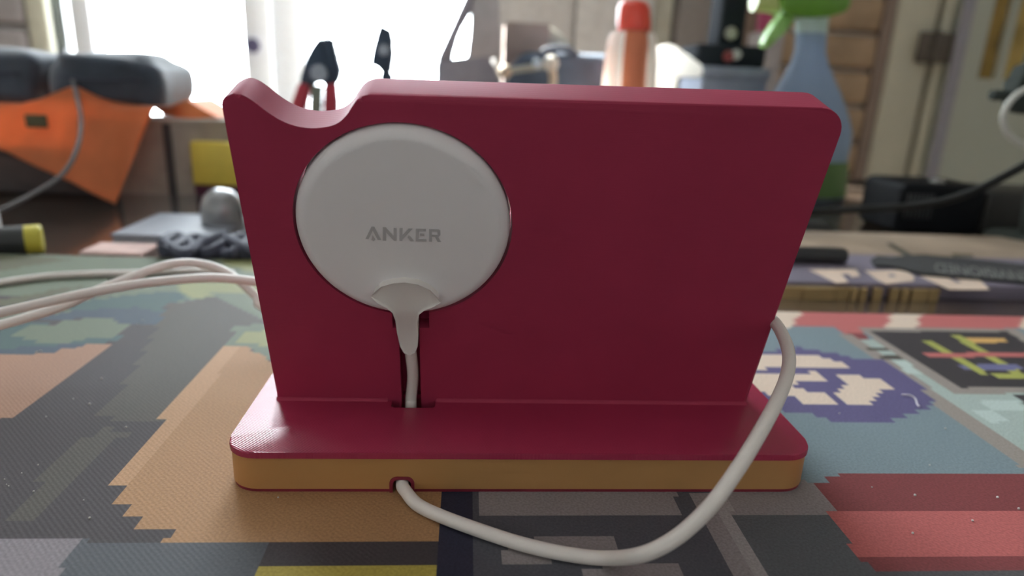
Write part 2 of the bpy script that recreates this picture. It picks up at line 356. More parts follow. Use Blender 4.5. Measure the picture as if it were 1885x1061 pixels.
def build_mat():
    cs = .0016; x0, x1 = -.52, .60; y0 = -.20
    yr = at(1650, 578).y; yl = at(200, 472).y; xs = .02
    nx = int((x1-x0)/cs); ny = int(math.ceil((yl-y0)/cs))
    ix, iy = np.meshgrid(np.arange(nx), np.arange(ny))
    def pix(X, Y):
        D = np.stack([X-CC.x, Y-CC.y, np.full_like(X, -CC.z)], -1); z = D@np.array(CF)
        z = np.where(z < .02, .02, z)
        return 942.5+FPX*(D@np.array(CR))/z, 530.5-FPX*(D@np.array(CU))/z
    fine = pix(x0+(ix+.5)*cs, y0+(iy+.5)*cs); coarse = pix(x0+((ix//2)*2+1.)*cs, y0+((iy//2)*2+1.)*cs)
    idx = np.zeros((ny, nx), int)
    for k, (c, co, pts) in enumerate(POLY):
        X, Y = coarse if co else fine; ins = np.zeros((ny, nx), bool); n = len(pts)
        for i in range(n):
            (xa, ya), (xb, yb) = pts[i], pts[(i+1) % n]
            if ya == yb: continue
            ins ^= ((ya > Y) != (yb > Y)) & (X < (xb-xa)*(Y-ya)/(yb-ya)+xa)
        idx[ins] = k
    V, F, Cf = [], [], []
    for j in range(ny):
        ya = y0+j*cs; yb = min(y0+(j+1)*cs, yl); row = idx[j]; i = 0; lim = nx
        if (ya+yb)/2 > yr: lim = int((xs-x0)/cs)
        if yb > yr > ya and lim == nx: pass
        while i < lim:
            k = i
            while k+1 < lim and row[k+1] == row[i]: k += 1
            b = len(V); xa, xb = x0+i*cs, x0+(k+1)*cs
            V += [(xa, ya, 0), (xb, ya, 0), (xb, yb, 0), (xa, yb, 0)]; F.append((b, b+1, b+2, b+3)); Cf.append(POLY[row[i]][0]); i = k+1
    # sides and underside, stepped outline
    yrr = y0+math.floor((yr-y0)/cs+.5)*cs
    ol = [(x0, y0), (x1, y0), (x1, yrr), (xs, yrr), (xs, yl), (x0, yl)]; n = len(ol)
    for i in range(n):
        (xa, ya), (xb, yb) = ol[i], ol[(i+1) % n]; b = len(V)
        V += [(xa, ya, TZ), (xb, yb, TZ), (xb, yb, 0), (xa, ya, 0)]; F.append((b, b+1, b+2, b+3)); Cf.append(BLK)
    b = len(V); V += [(x, y, TZ) for x, y in ol]; F.append(tuple(range(b+n-1, b-1, -1))); Cf.append(BLK)
    me = bpy.data.meshes.new('desk_mat'); me.from_pydata(V, [], F)
    at_ = me.color_attributes.new('print', 'FLOAT_COLOR', 'CORNER'); a = []
    for f, c in zip(F, Cf): a += list((*c, 1))*len(f)
    at_.data.foreach_set('color', a)
    m = bpy.data.materials.new('printed_fabric'); m.use_nodes = True; nt = m.node_tree; b = nt.nodes['Principled BSDF']
    ca = nt.nodes.new('ShaderNodeVertexColor'); ca.layer_name = 'print'
    tc = nt.nodes.new('ShaderNodeTexCoord')
    n1 = nt.nodes.new('ShaderNodeTexNoise'); n1.inputs['Scale'].default_value = 1500; n1.inputs['Detail'].default_value = 1
    mm = nt.nodes.new('ShaderNodeMapRange'); mm.inputs['From Min'].default_value = .3; mm.inputs['From Max'].default_value = .7; mm.inputs['To Min'].default_value = .86; mm.inputs['To Max'].default_value = 1.14
    mu = nt.nodes.new('ShaderNodeVectorMath'); mu.operation = 'SCALE'
    nt.links.new(tc.outputs['Object'], n1.inputs['Vector']); nt.links.new(n1.outputs['Fac'], mm.inputs['Value'])
    nt.links.new(ca.outputs['Color'], mu.inputs[0]); nt.links.new(mm.outputs[0], mu.inputs['Scale']); nt.links.new(mu.outputs['Vector'], b.inputs['Base Color'])
    wv = nt.nodes.new('ShaderNodeTexWave'); wv.inputs['Scale'].default_value = 420; wv.inputs['Distortion'].default_value = .6
    wv.bands_direction = 'DIAGONAL'; nt.links.new(tc.outputs['Object'], wv.inputs['Vector'])
    ad = nt.nodes.new('ShaderNodeMath'); ad.operation = 'ADD'; nt.links.new(wv.outputs['Fac'], ad.inputs[0]); nt.links.new(n1.outputs['Fac'], ad.inputs[1])
    bp = nt.nodes.new('ShaderNodeBump'); bp.inputs['Strength'].default_value = .35; bp.inputs['Distance'].default_value = .00006
    nt.links.new(ad.outputs[0], bp.inputs['Height']); nt.links.new(bp.outputs['Normal'], b.inputs['Normal'])
    b.inputs['Roughness'].default_value = .7; b.inputs['Specular IOR Level'].default_value = .2
    me.materials.append(m); o = bpy.data.objects.new('desk_mat', me); COL.objects.link(o)
    tag(o, 'large fabric desk mat printed with blocky coloured pixel art, under the red stand', 'mat')
    return yr, yl
MAT_YR, MAT_YL = build_mat()

# ------------------------------------------------------------------ the charging stand
W2, H, RC, BD = .0775, .01163, .0085, .088
YP, LEAN, XL, XR, LC, DU, DV, DR, PT = .02929, .30071, -.07127, .06906, .09153, -.03285, .05847, .0262, .0112
PM = Matrix(((1, 0, 0, 0), (0, -math.sin(LEAN), math.cos(LEAN), YP), (0, math.cos(LEAN), math.sin(LEAN), H), (0, 0, 0, 1)))   # (u, v, w) -> world
PMI = PM.inverted()
def P3(u, v, w=0): return PM @ Vector((u, v, w))
def uv(px, py, w=0):
    a = PMI @ CC; d = PMI.to_3x3() @ ray(px, py); p = a + d*((w-a.z)/d.z); return p.x, p.y
def rrect(x0, x1, y0, y1, r, n=8):
    o = []
    for cx, cy, a0 in ((x1-r, y0+r, -90), (x1-r, y1-r, 0), (x0+r, y1-r, 90), (x0+r, y0+r, 180)):
        for k in range(n+1):
            a = math.radians(a0+90*k/n); o.append(Vector((cx+r*math.cos(a), cy+r*math.sin(a), 0)))
    return o
stand = thing('charging_stand', 'dark red phone charging stand with gold band around its base, in the centre', 'stand', (0, .03, 0))
def slab(z0, z1, inset, bev_top=0):
    bm = bmesh.new(); pts = [p+Vector((0, 0, z0)) for p in rrect(-W2+inset, W2-inset, inset, BD-inset, RC-inset)]
    a, b = prism(bm, pts, (0, 0, z1-z0))
    if bev_top:
        es = [e for e in bm.edges if all(abs(v.co.z-z1) < 1e-7 for v in e.verts)]
        bmesh.ops.bevel(bm, geom=es, offset=bev_top, segments=2, profile=.5, affect='EDGES')
    return bm
def tmp(bm): return obj('cutter', bm, None)
# notch at the front and the slot under the backplate
hx = at(739, 893, .003).x
def arch(w, hgt, y0, y1, z0=0.0):
    bm = bmesh.new(); pts = []
    r = w*.32
    pts = [Vector((hx-w/2, y0, z0-.001)), Vector((hx+w/2, y0, z0-.001)), Vector((hx+w/2, y0, hgt-r))]
    for k in range(1, 6): a = math.pi/2*k/6; pts.append(Vector((hx+w/2-r+r*math.cos(a), y0, hgt-r+r*math.sin(a))))
    for k in range(0, 6): a = math.pi/2+math.pi/2*k/6; pts.append(Vector((hx-w/2+r+r*math.cos(a), y0, hgt-r+r*math.sin(a))))
    pts.append(Vector((hx-w/2, y0, hgt-r)))
    prism(bm, pts, (0, y1-y0, 0)); return bm
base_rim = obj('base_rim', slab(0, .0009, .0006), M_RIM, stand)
band = obj('gold_band', slab(.0009, .0099, .0004), M_GOLD, stand)
cover = obj('base_cover', slab(.0099, H, 0, .0005), M_COVER, stand)
sx0, sx1 = at(721, 745, H).x, at(801, 745, H).x; sy0 = at(760, 751, H).y
cut_arch = tmp(arch(.0058, .0043, -.005, .012))
bm = bmesh.new(); a, b = prism(bm, [p+Vector((0, 0, .002)) for p in rrect(sx0, sx1, sy0, YP+.004, .0012, 4)], (0, 0, .02)); cut_slot = tmp(bm)
bm = bmesh.new(); prism(bm, [p+Vector((0, 0, .001)) for p in rrect(sx0-.0012, sx1+.0012, sy0-.0012, YP+.0052, .0018, 4)], (0, 0, .0095)); cut_big = tmp(bm)
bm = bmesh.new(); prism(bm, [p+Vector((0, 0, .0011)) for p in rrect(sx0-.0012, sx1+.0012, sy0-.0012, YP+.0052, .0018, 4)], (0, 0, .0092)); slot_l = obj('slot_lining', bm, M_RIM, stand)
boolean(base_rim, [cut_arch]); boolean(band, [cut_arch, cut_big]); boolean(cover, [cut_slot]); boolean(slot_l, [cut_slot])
drop([cut_arch, cut_slot, cut_big])
# red lining of the cable notch
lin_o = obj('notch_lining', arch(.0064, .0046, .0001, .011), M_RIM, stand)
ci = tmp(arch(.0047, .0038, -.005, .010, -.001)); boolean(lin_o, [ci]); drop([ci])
# backplate with scallop
out_px = [(413, 212), (415, 192), (423, 172), (433, 157), (446, 147), (460, 143), (475, 147), (492, 158), (512, 174), (535, 189), (562, 200), (590, 204), (617, 202), (637, 195), (652, 181), (662, 165), (674, 151), (692, 144)]
ol = [Vector((XL, -.004, 0)), Vector((XR, -.004, 0))]
rc = .0062; VT = LC+.0010
for k in range(11):
    a = math.pi/2*k/10; ol.append(Vector((XR-rc+rc*math.cos(a), VT-rc+rc*math.sin(a), 0)))
sc = [Vector((*uv(px, py, PT), 0)) for px, py in out_px]
print('scallop', [tuple(round(c, 4) for c in p) for p in sc])
tr_ = spline([p for p in reversed(sc)], 3)
tr_ = [Vector((max(p.x, XL), min(p.y, VT), 0)) for p in tr_]
ol += tr_
bm = bmesh.new(); a, b = prism(bm, ol, (0, 0, PT))
sa = set(a); es = [e for e in bm.edges if all(v in sa for v in e.verts) and not all(abs(v.co.y+.004) < 1e-6 for v in e.verts)]
bmesh.ops.bevel(bm, geom=es, offset=.0011, segments=2, profile=.6, affect='EDGES', clamp_overlap=True)
bmesh.ops.transform(bm, matrix=PM, verts=bm.verts)
plate = obj('backplate', bm, M_RED, stand)
bm = bmesh.new(); lathe(bm, [(DR+.0005, -.01), (DR+.0005, .02)], (DU, DV, 0), 72); bmesh.ops.transform(bm, matrix=PM, verts=bm.verts); c1 = tmp(bm)
gx0, gx1 = uv(737, 690)[0], uv(774, 690)[0]
bm = bmesh.new(); box(bm, gx0, gx1, -.012, DV-DR+.004, -.01, .0062); bmesh.ops.transform(bm, matrix=PM, verts=bm.verts); c2 = tmp(bm)
kx0, kx1 = uv(722, 590)[0], uv(790, 590)[0]; kv = uv(750, 604)[1]
bm = bmesh.new(); box(bm, kx0, kx1, kv, DV-DR+.004, -.01, .0045); bmesh.ops.transform(bm, matrix=PM, verts=bm.verts); c3 = tmp(bm)
boolean(plate, [c1, c2, c3]); drop([c1, c2, c3])
# small fillet along the foot of the plate
for ua, ub in ((XL, gx0-.004), (gx1+.0045, XR)):
    bm = bmesh.new(); pts = [P3(ua, 0, -.0), P3(ua, .0014, 0)]
    y = pts[0].y; z = H
    q = [Vector((ua, y+.001, z-.0005)), Vector((ua, y-.0010, z-.0002)), Vector((ua, y-.0008, z+.0001)), Vector((ua, y-.00055, z+.0004)), Vector((ua, y-.00045, z+.0009)), Vector((ua, y+.001, z+.001))]
    prism(bm, q, (ub-ua, 0, 0)); obj('foot_fillet', bm, M_RED, stand)
# phone ledge behind the plate (the stand's other side)
bxo('phone_ledge', -.05, .066, .062, .072, H-.0005, H+.012, M_RED, stand, .002)
# sloping brace behind carries the plate
bm = bmesh.new()
q = [P3(XL+.03, .0, PT-.001), P3(XL+.03, .05, PT-.001), Vector((XL+.03, .060, H-.0005)), Vector((XL+.03, YP+PT, H-.0005))]
prism(bm, q, (.008, 0, 0)); obj('brace', bm, M_RED, stand)

# ------------------------------------------------------------------ the charger
ch = thing('wireless_charger', 'round white wireless charging puck with its cable, set into the red stand', 'charger', tuple(P3(DU, DV, 0)))
bm = bmesh.new()
prof = [(DR-.001, .0100), (DR, .0090), (DR, .0016)]
for k in range(1, 11):
    a = math.pi/2*k/10; prof.append((DR-.0034+.0034*math.cos(a), .0016-.0038*math.sin(a)))
prof.append((.012, -.0024))
lathe(bm, prof, (DU, DV, 0), 96); bmesh.ops.transform(bm, matrix=PM, verts=bm.verts)
puck = obj('puck', bm, M_WHITE, ch, ang=.9)
# printed lettering, traced stroke by stroke
S = 220/1667
def lp(x, y): return uv(640+x*S, 360+y*S, -.0026)
def poly_print(bm, pts):
    f = [bm.verts.new(P3(*lp(*p), -.00262)) for p in pts]; b = [bm.verts.new(P3(*lp(*p), -.0021)) for p in pts]; n = len(f)
    bm.faces.new(f); bm.faces.new(b[::-1])
    for i in range(n): bm.faces.new((f[i], f[(i+1) % n], b[(i+1) % n], b[i]))
letters = [
 [[(250, 605), (330, 440), (370, 440), (465, 622), (420, 622), (350, 492), (290, 612)], [(345, 560), (385, 620), (365, 640), (330, 622)]],
 [[(490, 630), (490, 445), (530, 447), (640, 570), (640, 455), (682, 458), (682, 635), (645, 633), (535, 515), (535, 632)]],
 [[(722, 635), (722, 458), (764, 460), (764, 555), (850, 463), (905, 465), (815, 562), (764, 612), (764, 637)], [(850, 560), (878, 575), (925, 640), (875, 640), (835, 585)]],
 [[(950, 640), (950, 468), (1090, 470), (1090, 502), (990, 500), (990, 610), (1100, 612), (1100, 645)], [(1010, 535), (1070, 537), (1070, 568), (1010, 566)]],
 [[(1135, 645), (1135, 472), (1265, 474), (1292, 495), (1292, 555), (1262, 582), (1175, 578), (1175, 552), (1245, 553), (1252, 545), (1252, 515), (1242, 506), (1175, 504), (1175, 552), (1175, 646)], [(1215, 578), (1258, 580), (1302, 650), (1255, 650)]],
]
for g in letters:
    bm = bmesh.new()
    for p in g: poly_print(bm, p)
    obj('printed_letter', bm, M_PRINT, puck, ang=.3)
# strain relief
sr = [(687, 546), (690, 536), (702, 526), (722, 520), (745, 518), (770, 522), (792, 532), (806, 546), (807, 556), (798, 563), (782, 569), (772, 577), (769, 592), (770, 612), (769, 636), (764, 647), (754, 651), (744, 648), (737, 636), (731, 610), (728, 588), (723, 574), (712, 565), (696, 557)]
bm = bmesh.new()
def srw(py): return -.0042+.0022*max(0, min(1, (py-572)/40))
fr_ = [bm.verts.new((*uv(px, py, srw(py)), srw(py))) for px, py in sr]; bk_ = [bm.verts.new((v.co.x, v.co.y, .001)) for v in fr_]
bm.faces.new(fr_); bm.faces.new(bk_[::-1])
for i in range(len(fr_)): bm.faces.new((fr_[i], fr_[(i+1) % len(fr_)], bk_[(i+1) % len(fr_)], bk_[i]))
sa = set(fr_); es = [e for e in bm.edges if all(v in sa for v in e.verts)]
bmesh.ops.triangulate(bm, faces=[f for f in bm.faces if len(f.verts) > 4])
es = [e for e in es if e.is_valid]
bmesh.ops.bevel(bm, geom=es, offset=.0007, segments=3, profile=.5, affect='EDGES', clamp_overlap=True)
bmesh.ops.transform(bm, matrix=PM, verts=bm.verts); obj('strain_relief', bm, M_WHITE2, ch, ang=.7)
# cable: puck to slot, under the base, out of the notch, around the right side, behind the stand, off to the left
R_C = .00165
u1, v1 = uv(755, 640, .001); u2, v2 = uv(760, 690, .0015); u3, v3 = uv(757, 730, .0015)
pts = [P3(u1-.0001, v1+.003, 0), P3(u1, v1, .0010), P3(u2, v2, .0016), P3(u3, v3, .0012)]
pe = P3(u3, v3, .001)
pts += [Vector((pe.x, pe.y-.0008, H-.002)), Vector((pe.x, pe.y-.002, .0052)), Vector((hx+.002, .018, .0030)), Vector((hx, .009, .0022)), Vector((hx, .001, .0021))]
for px, py in ((747, 905), (768, 929), (810, 950), (880, 976), (960, 1002), (1040, 1020), (1110, 1028)): pts.append(at(px, py, R_C+.0001))
for px, py, d in ((1180, 1022, .1385), (1245, 990, .1375), (1305, 935, .1375), (1355, 868, .1405), (1400, 795, .146), (1432, 735, .1545), (1449, 690, .163), (1452, 652, .172), (1441, 618, .181), (1424, 592, .190), (1395, 572, .202)): pts.append(atd(px, py, d))
pts += [Vector((.075, .085, .034)), Vector((.058, .108, .018)), Vector((.03, .118, .0045)), Vector((-.01, .116, .0018)), Vector((-.05, .106, .0018))]
pl = [(500, 572, .262), (470, 545, .263), (437, 515, .262), (400, 494, .262), (350, 484, .258), (300, 490, .252), (240, 511, .246), (185, 532, .242), (120, 562, .238), (62, 581, .233), (0, 599, .228), (-80, 618, .222), (-180, 630, .222)]
pts += [atd(*p) for p in pl] + [Vector((-.27, .015, .006)), Vector((-.38, -.02, .0024)), Vector((-.50, -.06, .0024))]
bm = bmesh.new(); tube(bm, pts, R_C, 16, 8); obj('cable', bm, M_CABLE, ch)
# two more white cables on the left
def wire(name, pts, r, m, label, cat='cable', group=None, seg=12):
    bm = bmesh.new(); tube(bm, pts, r, seg, 8); o = obj(name, bm, m); return tag(o, label, cat, group)
pts = [Vector((-.02, .095, .0019)), Vector((-.045, .10, .006))] + [atd(*p) for p in ((500, 528, .245), (470, 519, .243), (400, 512, .241), (330, 515, .238), (250, 524, .234), (155, 541, .229), (83, 557, .225), (0, 576, .220), (-80, 592, .215), (-180, 600, .215))] + [Vector((-.27, .035, .012)), Vector((-.38, .02, .0024)), Vector((-.50, -.01, .0024))]
wire('white_cable', pts, R_C, M_CABLE, 'white cable emerging low from behind the stand and running level to the left edge', group='white cables on the left')
pts = [at(x, y, .0017) for x, y in ((430, 503), (385, 499), (320, 499), (240, 503), (180, 504), (100, 508), (40, 515), (0, 521), (-80, 535), (-300, 570))]
wire('white_cable', pts, .0016, M_CABLE, 'thinner looking white cable farthest back on the left of the mat', group='white cables on the left')

# ------------------------------------------------------------------ things at the left, behind
def fbox(x0, x1, pyb, pyt, depth, ang=0, z0=TZ):
    """box standing at z0: front face between pixel columns x0..x1, bottom row pyb, top row pyt; returns extents"""
    a, b = at(x0, pyb, z0), at(x1, pyb, z0); y = (a.y+b.y)/2
    xa, xb = aty(x0, pyb, y).x, aty(x1, pyb, y).x; zt = aty((x0+x1)/2, pyt, y).z
    return xa, xb, y, y+depth, z0, zt
M_CARD = mat('brown_cardboard', (.42, .36, .31), .8, noise=.1)
M_CARDD = mat('dark_cardboard', (.065, .058, .06), .7, noise=.1)
M_CARDE = mat('cardboard_edge', (.44, .38, .32), .8, noise=.1)
# carton with a corner toward the viewer
c0 = at(318, 360, TZ)
ct = thing('cardboard_box', 'brown cardboard box with a corner facing forward, beside the orange cloth', 'box', tuple(c0))
zt = aty(318, 228, c0.y).z
dl_ = at(190, 355, TZ)-c0; dl_.z = 0; dr_ = Vector((.10, .059, 0))
bm = bmesh.new(); prism(bm, [c0, c0+dr_, c0+dr_+dl_+Vector((0, .12, 0)), c0+dl_], (0, 0, zt-TZ)); obj('carton_body', bm, M_CARD, ct)
bm = bmesh.new(); prism(bm, [c0+Vector((-.002, -.002, 0)), c0+Vector((.0035, -.0016, 0)), c0+Vector((.0035, .002, 0)), c0+Vector((-.002, .002, 0))], (0, 0, zt-TZ)); obj('carton_corner', bm, M_CARDD, ct)
bm = bmesh.new(); prism(bm, [c0+Vector((-.003, -.003, zt-TZ)), c0+dr_+Vector((0, -.003, zt-TZ)), c0+dr_+dl_+Vector((0, .12, zt-TZ)), c0+dl_+Vector((0, -.003, zt-TZ))], (0, 0, .003)); obj('carton_lid', bm, M_CARDE, ct)
# dark box below the cloth
x0, x1, y0, y1, z0, z1 = fbox(-120, 150, 376, 270, .10)
db = thing('dark_box', 'low dark brown box half hidden under the orange cloth at the left edge', 'box', (x0, y0, z0))
bxo('box_body', x0, x1, y0+.05, y1+.05, z0, z1-.012, M_CARDD, db, .003); bxo('box_lid', x0-.002, x1+.002, y0+.048, y1+.052, z1-.012, z1, mat('dark_lid', (.08, .07, .07), .6), db, .002)
BXY = y0+.048; BXZ = z1; CTY = c0.y
# orange cloth: one sheet, over the box top and hanging to the table
def cloth():
    pair = [((-140, 188), (-140, 236)), ((-40, 190), (-40, 262)), ((30, 192), (10, 279)), ((75, 182), (60, 304)), ((100, 171), (100, 322)), ((128, 160), (135, 338)), ((160, 177), (170, 357)), ((205, 195), (213, 377)), ((232, 196), (228, 338)), ((258, 197), (243, 300)), ((276, 198), (262, 252)), ((285, 198), (283, 202))]
    nr = 20; bm = bmesh.new(); G = []; tip = at(213, 377, TZ+.001); yt = BXY-.008
    cols = []
    for (a, b), (c, d) in zip(pair, pair[1:]):
        for k in range(5): cols.append([(a[0]+(c[0]-a[0])*k/5, a[1]+(c[1]-a[1])*k/5), (b[0]+(d[0]-b[0])*k/5, b[1]+(d[1]-b[1])*k/5)])
    cols.append(list(pair[-1]))
    for i, (tp, lw) in enumerate(cols):
        col = []; s = i/(len(cols)-1)
        for j in range(3): col.append(aty(tp[0], tp[1], yt)+Vector((0, .15*(2-j)/2, 0)))
        for j in range(1, nr+1):
            t = j/nr; qx, qy = tp[0]+(lw[0]-tp[0])*t, tp[1]+(lw[1]-tp[1])*t
            f = max(0, (qy-175)/(377-175)); yy = yt-(yt-tip.y)*f**1.1 + .003*math.sin(26*s+2*t)*t*(1-f)
            col.append(aty(qx, qy, yy))
        G.append(col)
    V = [[bm.verts.new(p) for p in c] for c in G]
    for a, b in zip(V, V[1:]):
        for j in range(len(a)-1): bm.faces.new((a[j], b[j], b[j+1], a[j+1]))
    bmesh.ops.solidify(bm, geom=list(bm.faces), thickness=.002)
    return bm
M_ORG = mat('orange_microfibre', (.92, .30, .12), .9, noise=.1, nscale=30, sheen=.3, bump=.3, bscale=250)
cl = obj('orange_cloth', cloth(), M_ORG, None, ang=1.5); tag(cl, 'bright orange cloth hanging over boxes with its tip touching the table', 'cloth')
bm = bmesh.new(); q = [(282, 198), (310, 196), (345, 184), (365, 196), (385, 207), (402, 217), (350, 219), (300, 212)]
prism(bm, [aty(x, y, CTY+.03) for x, y in q], (0, .06, .0)); o = obj('orange_rag', bm, M_ORG, None, ang=1.2)
tag(o, 'small orange rag lying flat on top of the cardboard box', 'cloth')
# grey tag on the cloth
a = aty(82, 222, BXY-.012)
bm = bmesh.new(); box(bm, a.x-.008, a.x+.008, a.y-.012, a.y-.009, a.z-.005, a.z+.005, .001); obj('sewn_tag', bm, mat('olive_tag', (.12, .11, .06), .8), cl)
# two dark caps/pouches on the cloth
M_NAVY = mat('dark_navy_fabric', (.055, .075, .105), .85, noise=.2, nscale=40, bump=.4, bscale=300, sheen=.4)
for x0, x1, yt, yb, lab, sd, hh in ((-60, 126, 90, 186, 'dark slate fabric pouch with a flat top, leftmost on the orange cloth', 3, 1), (140, 330, 103, 194, 'dark navy fabric pouch with a humped top in front of the window', 8, 1)):
    y = BXY+.055; a, b = aty(x0, (yt+yb)/2, y), aty(x1, (yt+yb)/2, y); zt = aty((x0+x1)/2, yt-4, y).z; zb = aty((x0+x1)/2, yb+8, y-.03).z
    bm = bmesh.new(); lumps(bm, Vector(((a.x+b.x)/2, y, zb)), (b.x-a.x)/2, .05, zt-zb, .08, sd, 4, .5)
    p = thing('fabric_pouch', lab, 'pouch', ((a.x+b.x)/2, y, zb), 'pouches on the orange cloth')
    obj('pouch_body', bm, M_NAVY, p, ang=1.5)
    bm = bmesh.new(); zz = zb+(zt-zb)*.55
    tube(bm, [Vector((a.x+.012, y-.047, zz)), Vector(((a.x+b.x)/2, y-.054, zz-.002)), Vector((b.x-.012, y-.047, zz))], .0012, 8, 8); obj('seam', bm, mat('navy_thread', (.05, .06, .09), .8), p)
# yellow box
x0, x1, y0, y1, z0, z1 = fbox(357, 470, 362, 263, .014)
yb_ = thing('yellow_box', 'small yellow box with a dark maroon base in front of the cardboard box', 'box', (x0, y0, z0))
zm = aty(400, 342, y0).z
bxo('maroon_base', x0+.001, x1, y0+.001, y1, z0, zm, mat('maroon_card', (.10, .02, .05), .6), yb_, .001)
bxo('yellow_body', x0, x1, y0, y1, zm, z1, mat('yellow_card', (.78, .62, .10), .5), yb_, .002)
# grey dome jar
c = at(412, 424, TZ); s_ = (c-CC).length/FPX
bm = bmesh.new(); r = 34*s_; hh = aty(412, 347, c.y).z-TZ
lathe(bm, [(r*.80, 0), (r*.95, hh*.08), (r, hh*.35), (r*.97, hh*.6), (r*.84, hh*.8), (r*.55, hh*.94), (r*.2, hh)], c, 28)
o = tag(obj('domed_jar', bm, mat('grey_metal', (.30, .31, .32), .3, .5)), 'grey domed metal jar on the table by the left side of the stand', 'jar')
# grey-blue book, pink pad, dark tangle
x0, x1, y0, y1, z0, z1 = fbox(205, 400, 452, 434, .07)
bk = thing('grey_book', 'thin grey blue book lying flat on the table behind the white cables', 'book', (x0, y0, z0))
bxo('page_block', x0+.001, x1-.001, y0+.001, y1-.001, z0+.0012, z1-.0012, mat('page_grey', (.34, .36, .40), .8), bk)
for za, zc in ((z0, z0+.0012), (z1-.0012, z1)): bxo('book_cover', x0, x1, y0, y1, za, zc, mat('grey_blue_cover', (.19, .21, .25), .4), bk)
x0, x1, y0, y1, z0, z1 = fbox(146, 262, 475, 466, .025)
pd = thing('pink_notepad', 'small pale pink notepad at the far left edge of the mat', 'notepad', (x0, y0, z0))
bxo('sheet_block', x0, x1, y0, y1, z0, z1-.0005, mat('pale_pink_paper', (.58, .40, .36), .8, noise=.2), pd); bxo('top_sheet', x0, x1-.001, y0+.001, y1, z1-.0005, z1, mat('pale_pink_paper', (.6, .42, .38)), pd)
cc = at(375, 466, TZ)
tg = thing('tangled_strap', 'dark navy tangled strap lying behind the white cables, left of the stand', 'strap', tuple(cc))
for k in range(4):
    rnd = random.Random(20+k); pp = []
    for i in range(9):
        x = 300+i*22; y = 452+14*math.sin(i*1.1+k*1.9)+rnd.uniform(-3, 3)
        pp.append(at(x, y, TZ+.004+.003*k*.6+.002*math.sin(i+k)))
    bm = bmesh.new(); tube(bm, pp, .0035, 8, 5); obj('strap_loop', bm, mat('navy_strap', (.05, .055, .085), .7), tg)
# black torch with yellow ring
c = at(60, 471, TZ); r = .0082
y = c.y+r
fl = thing('black_marker', 'black marker pen with a yellow end band lying at the left edge', 'marker', (c.x, y, TZ))
xa, xb = aty(52, 440, y).x, aty(79, 440, y).x
bm = bmesh.new(); lathe(bm, [(r*.8, xa-.14), (r, xa-.137), (r, xa)], (0, y, TZ+r), 24, 'X'); bmesh.ops.transform(bm, matrix=rotz((xb, y, 0), math.radians(27)), verts=bm.verts); obj('marker_barrel', bm, mat('black_barrel', (.03, .034, .036), .45), fl)
bm = bmesh.new(); lathe(bm, [(r*1.0, xa), (r*1.0, xb-.001), (r*.9, xb)], (0, y, TZ+r), 24, 'X'); bmesh.ops.transform(bm, matrix=rotz((xb, y, 0), math.radians(27)), verts=bm.verts); obj('yellow_band', bm, mat('yellow_plastic', (.58, .52, .06), .5), fl)
# thin grey cable in front of the cloth
pts = [atd(*p) for p in ((118, 92, .60), (128, 125, .56), (140, 170, .53), (149, 220, .51), (143, 270, .49), (118, 318, .475), (70, 352, .46), (0, 388, .44), (-60, 412, .43))]
wire('grey_cable', pts, .0016, mat('grey_cable', (.17, .17, .18), .5), 'thin grey cable curving down in front of the orange cloth')
# white cup at the left border
c = at(-30, 458, 0); rr = 33*(c-CC).dot(CF)/FPX
cu = thing('white_cup', 'white rounded cup just showing at the left picture edge', 'cup', tuple(c))
bm = bmesh.new(); z1 = .022; lathe(bm, [(rr*.7, 0), (rr*.92, .003), (rr, .010), (rr*.97, z1), (rr*.9, z1), (rr*.85, .004), (.001, .0035)], c, 32); obj('cup_body', bm, M_WHITE, cu)
bm = bmesh.new(); tube(bm, [c+Vector((-rr*.9, 0, .017)), c+Vector((-rr*1.5, 0, .016)), c+Vector((-rr*1.6, 0, .009)), c+Vector((-rr*.9, 0, .005))], .0015, 10, 6); obj('cup_handle', bm, M_WHITE, cu)

# ------------------------------------------------------------------ tools against the window
TYB = .62
M_STEEL = mat('dark_tool_steel', (.035, .06, .10), .4, .4)
M_HRED = mat('red_grip', (.42, .03, .06), .5)
hold = thing('tool_holder', 'dark tool holder block behind the stand that carries the pliers', 'holder', (aty(640, 260, TYB).x, TYB, TZ))
ha, hb = aty(527, 260, TYB).x, aty(740, 260, TYB).x; hzt = aty(620, 232, TYB).z
bxo('holder_body', ha, hb, TYB-.02, TYB+.03, TZ, hzt, mat('holder_grey', (.08, .08, .09), .6), hold, .004)
bxo('holder_rim', ha-.003, hb+.003, TYB-.023, TYB+.033, hzt-.006, hzt, mat('holder_rim_grey', (.12, .12, .13), .6), hold, .002)
def flat(name, px, y, th, m, parent, bev=.002):
    bm = bmesh.new(); a, b = prism(bm, [aty(x, yy, y) for x, yy in px], (0, th, 0))
    es = [e for e in bm.edges if abs(e.calc_length()-th) > 1e-9 or True]
    bmesh.ops.bevel(bm, geom=list(bm.edges), offset=bev, segments=2, profile=.5, affect='EDGES', clamp_overlap=True)
    return obj(name, bm, m, parent, ang=.9)
p = thing('pliers', 'dark blue grey pliers with red handles standing jaws up at the window', 'pliers', tuple(aty(590, 235, TYB)))
flat('jaw', [(570, 92), (583, 72), (592, 68), (596, 110), (592, 150), (565, 160), (550, 150), (560, 112)], TYB, .012, M_STEEL, p)
flat('jaw', [(594, 68), (613, 70), (620, 100), (628, 130), (622, 152), (600, 160), (590, 150), (596, 110)], TYB+.002, .012, M_STEEL, p)
bm = bmesh.new(); lathe(bm, [(.009, -.004), (.010, 0), (.010, .018), (.009, .02)], aty(588, 135, TYB), 20, 'Y'); obj('pivot', bm, mat('bright_steel', (.3, .34, .4), .25, .8), p)
